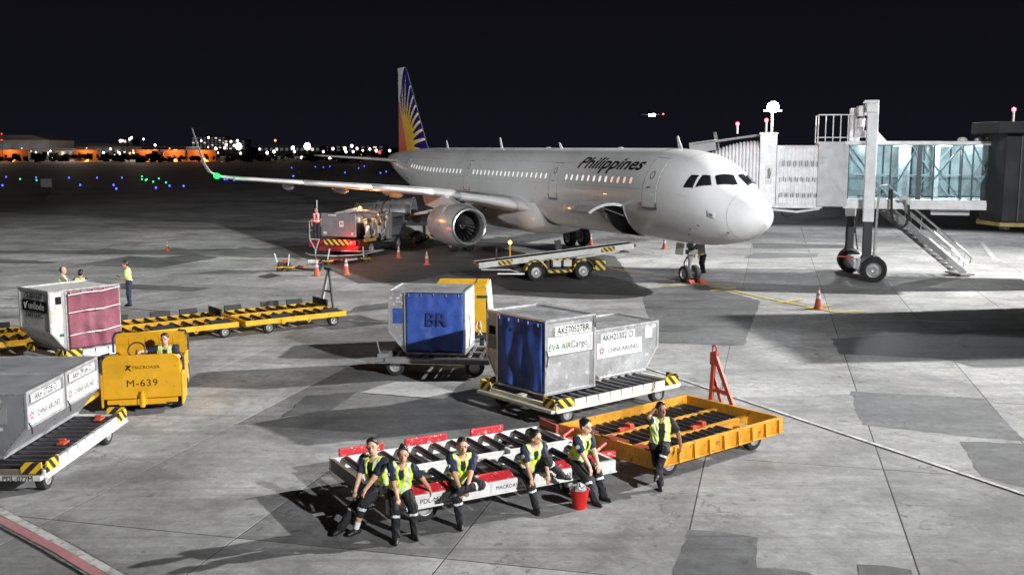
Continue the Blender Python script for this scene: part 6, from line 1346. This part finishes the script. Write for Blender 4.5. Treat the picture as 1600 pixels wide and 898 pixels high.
    if badge:
        e = J['el', 0 if badge == 'L' else 1]; i = 0 if badge == 'L' else 1; c = sh[i] * .55 + e * .45; out = Rt @ V3(-1 if i == 0 else 1, .35, .1); ax = (e - sh[i]) / np.linalg.norm(e - sh[i]); out = out - ax * (out @ ax); out /= np.linalg.norm(out)
        q = MB(); q.cyl(c + out * .05, c + out * .070, .034, n=14); q.build('badge', M['sign'], o)
    # vest
    if vest:
        v = SDF(); v.el(P + Rt @ V3(0, -.01, .03), Rt, (.190 * k, .148 * k, .13 * k)); v.el(T(0, 0, .15), Rt, (.180 * k, .140 * k, .18 * k), .05); v.el(T(0, .005, .31), Rt, (.196 * k, .148 * k, .165 * k), .05); v.rc(T(-.14, -.015, .425), T(.14, -.015, .425), .084 * k, .084 * k, .05)
        for i, s in enumerate((-1, 1)): v.rc(sh[i] + Rt @ V3(s * .03, 0, -.01), sh[i] * .45 + J['el', i] * .55 + Rt @ V3(s * .01, 0, 0), .064 * k, .072 * k, 0, 's'); v.rc(T(s * .25, -.02, .5), T(s * .25, .0, .3), .05 * k, .04 * k, 0, 's')
        if open_vest:
            v.rc(T(0, .16, .5), T(0, .165, -.1), .062, .07, 0, 's'); v.rc(T(0, .12, .5), T(0, .15, .1), .06, .055, 0, 's')
        else: v.rc(T(0, .13, .5), T(0, .16, .22), .068 * k, .025 * k, 0, 's')
        v.rc(T(0, .0, .48), T(0, .05, .6), .068, .09, 0, 's'); v.pl(T(0, 0, -.075), -(Rt @ V3(0, 0, 1)))
        def vr(c):
            q = (c - P) @ Rt / k; r = np.zeros(len(c), int); r[(np.abs(np.abs(q[:, 0]) - .105) < .022) & (q[:, 2] > .12)] = 1; r[np.abs(q[:, 2] - .085) < .022] = 1; return r
        sdf_obj('vest', v, max(.010, vox), [M[vest], M[vest_band]], o, vr, wr=.007)
    # trousers, socks, shoes
    if not trunk_only:
        t_ = SDF(); t_.el(P + Rt @ V3(0, -.01, -.005), Rt, (.17 * k, .126 * k, .12 * k))
        for i in (0, 1):
            kk, an = J['kn', i], J['an', i]; e = an * (.98 if sock != i else .45) + kk * (.02 if sock != i else .55); t_.rc(hip[i], kk, .110 * k, .082 * k, .04); t_.rc(kk, e, .080 * k, .064 * k, .03)
        def tr_(c):
            r = np.zeros(len(c), int)
            if bands:
                for i in (0, 1):
                    a, b = J['kn', i], J['an', i]; u = (b - a); f = ((c - a) @ u) / (u @ u); d = np.linalg.norm(c - (a + np.clip(f, 0, 1)[:, None] * u), axis=1); lim = (.20, .29) if sock != i else (.14, .26); r[(f > lim[0]) & (f < lim[1]) & (d < .1)] = 1
            return r
        sdf_obj('trousers', t_, max(.011, vox), [M[trousers], M['silver']], o, tr_, wr=.006)
        for i in (0, 1):
            an, td = J['an', i], J['toe', i]; sh_ = SDF(); sh_.rc(an - td * .05 + V3(0, 0, -.04), an + td * .085 * k + V3(0, 0, -.05), .047, .041, .02); sh_.rc(an + td * .08 + V3(0, 0, -.05), an + td * .15 * k + V3(0, 0, -.06), .041, .031, .02); sh_.rc(an + V3(0, 0, .0), an + V3(0, 0, -.03), .045, .046, .02)
            sdf_obj('shoe', sh_, max(.011, vox), [M['shoe']], o)
            if sock == i: q = MB(); u = (J['kn', i] - an); u /= np.linalg.norm(u); q.cyl(an - u * .01, an + u * .11, .045, .05, 14); q.build('sock', M['sock'], o, smooth=True)
    return o, J
def lanyard(o, z=.75, y=.16):
    q = MB(); q.tube([(-.06, y - .05, z + .36), (-.02, y, z + .15), (0, y + .01, z), (.02, y, z + .15), (.06, y - .05, z + .36)], .006, 5); q.build('lanyard', M['print'], o); q = MB(); q.box((0, y + .015, z - .04), (.06, .008, .085)); q.build('identity_card', M['sign'], o)
A = np.array
G5 = 'crew sitting on the dollies'
wdir, udir = Vector((.495, -.869, 0)), Vector((.869, .495, 0)); FLc = Vector((-1.92, 15.43, 0))
def edge(t, inset=.08): v = FLc + udir * t - wdir * inset; return (v.x, v.y, 0)
SEAT = .645
# 1: left end of the dolly, turned to the left
lp = Vector((-2.92, 17.54, 0)).lerp(FLc, .80) + udir * -.02
person('man at the left end of the seated row, trouser leg rolled above white sock', (lp.x, lp.y, 0), 232, SEAT, 9, 0, 10, (24, 8, 0), hands=[A((-.06, .42, .58)), A((.10, .40, .56))], feet=[A((-.04, .50, .09)), A((.16, .66, .09))], toes=(5, -5), kn=[A((-.2, .6, .9)), A((.35, .6, .9))], sock=0, skin='b', open_vest=True, group=G5, badge=False)
# 2: woman leaning on her left hand
p2 = edge(.24); person('woman with tied hair leaning on one hand beside the white number plate', p2, 285, SEAT, 14, -6, -12, (8, 12, 0), hands=[A((-.48, -.02, .62)) * A((-1, 1, 1)) * A((-1, 1, 1)), A((.06, .34, .50))], feet=[A((-.16, .40, .09)), A((.14, .50, .09))], toes=(-8, 10), skin='a', hair='bun', group=G5, badge='R', fem=True, k=.95, poles=[A((-.8, -.6, .1)), A((.7, -.6, -.2))])
# 3: man in the middle, ankle on knee, hands clasped
p3 = edge(1.30); person('man with clasped hands and ankle over knee in the middle of the row', p3, 283, SEAT, 20, 0, 0, (4, 14, 0), k=.97, hands=[A((-.01, .50, .60)), A((.07, .49, .58))], feet=[A((.12, .50, .62)), A((.08, .44, .09))], toes=(80, 5), footpitch=(-8, 0), kn=[A((-1, .7, .1)), A((.2, 1, .3))], skin='a', group=G5, badge='R')
# 4: man looking to the right
p4 = edge(2.58); person('man looking aside with one foot drawn up, seated second from the red bucket', p4, 292, SEAT, 24, 0, 6, (30, 14, 0), k=.94, hands=[A((-.15, .46, .60)), A((.13, .44, .55))], feet=[A((-.46, .30, .56)), A((.04, .42, .09))], toes=(-70, 10), footpitch=(-5, 0), kn=[A((-.35, 1, .5)), A((.3, 1, .3))], skin='a', group=G5, badge='R')
# 5: person at the right end above the bucket
p5 = edge(3.54); person('person in full yellow vest seated right above the red bucket', p5, 314, SEAT, 20, 0, 0, (4, 14, 0), k=.96, hands=[A((-.04, .46, .60)), A((.12, .44, .56))], feet=[A((-.12, .50, .09)), A((.16, .56, .09))], toes=(-4, 6), skin='b', hair='bun', group=G5, badge='R', fem=True)
# 6: man in the shade on the ochre dolly, hand at his ear
c40 = Vector((math.cos(R(40)), math.sin(R(40)), 0)); w40 = Vector((c40.y, -c40.x, 0)); p6 = Vector((3.155, 19.92, 0)) - c40 * 1.66 + w40 * 1.16
person('man in open vest on the ochre dolly with one hand raised to his ear', (p6.x, p6.y, 0), 272, .71, 8, 0, 0, (22, 8, 0), k=.97, hands=[A((-.38, .02, .66)), A((.125, .10, 1.36))], feet=[A((.12, .52, .34)), A((.04, .40, .09))], toes=(25, 5), footpitch=(-12, 0), kn=[A((-.1, 1, .7)), A((.2, 1, .4))], poles=[A((-.8, -.5, 0)), A((.6, .5, -.9))], skin='c', open_vest=True, group=G5, badge=False, top='black_cloth')
# driver of the tractor
dv_ = TT.matrix_basis @ Vector((.40, 1.42, 0)); person('driver looking out between the plates of the yellow tractor', (dv_.x, dv_.y, 0), 278, .79, 8, 0, 0, (-6, 6, 0), hands=[A((.42, .35, 1.15)) * A((1, 1, 1)), A((.60, .36, 1.18))][::1] if False else [A((-.18, .42, 1.14)), A((.52, .42, 1.22))], feet=[A((-.12, .55, .55)), A((.1, .55, .55))], skin='b', vox=.012, open_vest=True, badge=False)
# three people standing on the left apron
sm_ = ground(203, 478); person('man in lime polo and dark jeans standing on the apron, looking at his phone', sm_, 195, .93, 3, 0, 0, (0, -16, 0), hands=[A((-.07, .28, 1.08)), A((.08, .28, 1.08))], vest=None, top='polo', trousers='denim', bands=False, badge=False, vox=.014, skin='a')
q = MB(); q.box((0, .36, 1.14), (.08, .13, .015), Matrix.Rotation(R(30), 3, 'X')); ph = q.build('phone', M['print'], None); ph.location = sm_; ph.rotation_euler = (0, 0, R(105)); tag(ph, 'dark mobile phone in the hands of the man in lime polo', 'phone')
person('balding man in vest and grey shirt behind the maroon container, hand raised', ground(101, 492), 15, .93, 2, 0, 0, (0, 0, 0), hands=[A((-.14, .42, 1.12)), A((.16, .40, 1.18))], hair='bald', top='grey_cloth', badge=False, vox=.016, skin='b')
person('dark haired worker seen from behind over the maroon container', ground(129, 494), 95, .88, 2, 0, 0, (0, 0, 0), badge=False, vox=.016, skin='a', k=.97)
# worker on the fuelling truck and one at the nose gear
fp_ = FT.matrix_basis @ Vector((-2.72, .25, .95)); person('worker in red vest and dark cap on the platform of the fuelling truck', fp_, 282, .93, 4, 0, 0, (0, 0, 0), vest='hired', badge=False, vox=.016, bands=False)
gw = ground(1098, 426); person('worker in yellow vest bending beside the nose wheels', (gw.x, gw.y, 0), 215, .90, 24, 0, 0, (0, 0, 0), hands=[A((-.12, .50, .75)), A((.12, .52, .75))], feet=[A((-.13, .05, .085)), A((.13, -.1, .085))], badge=False, vox=.016, bands=False)
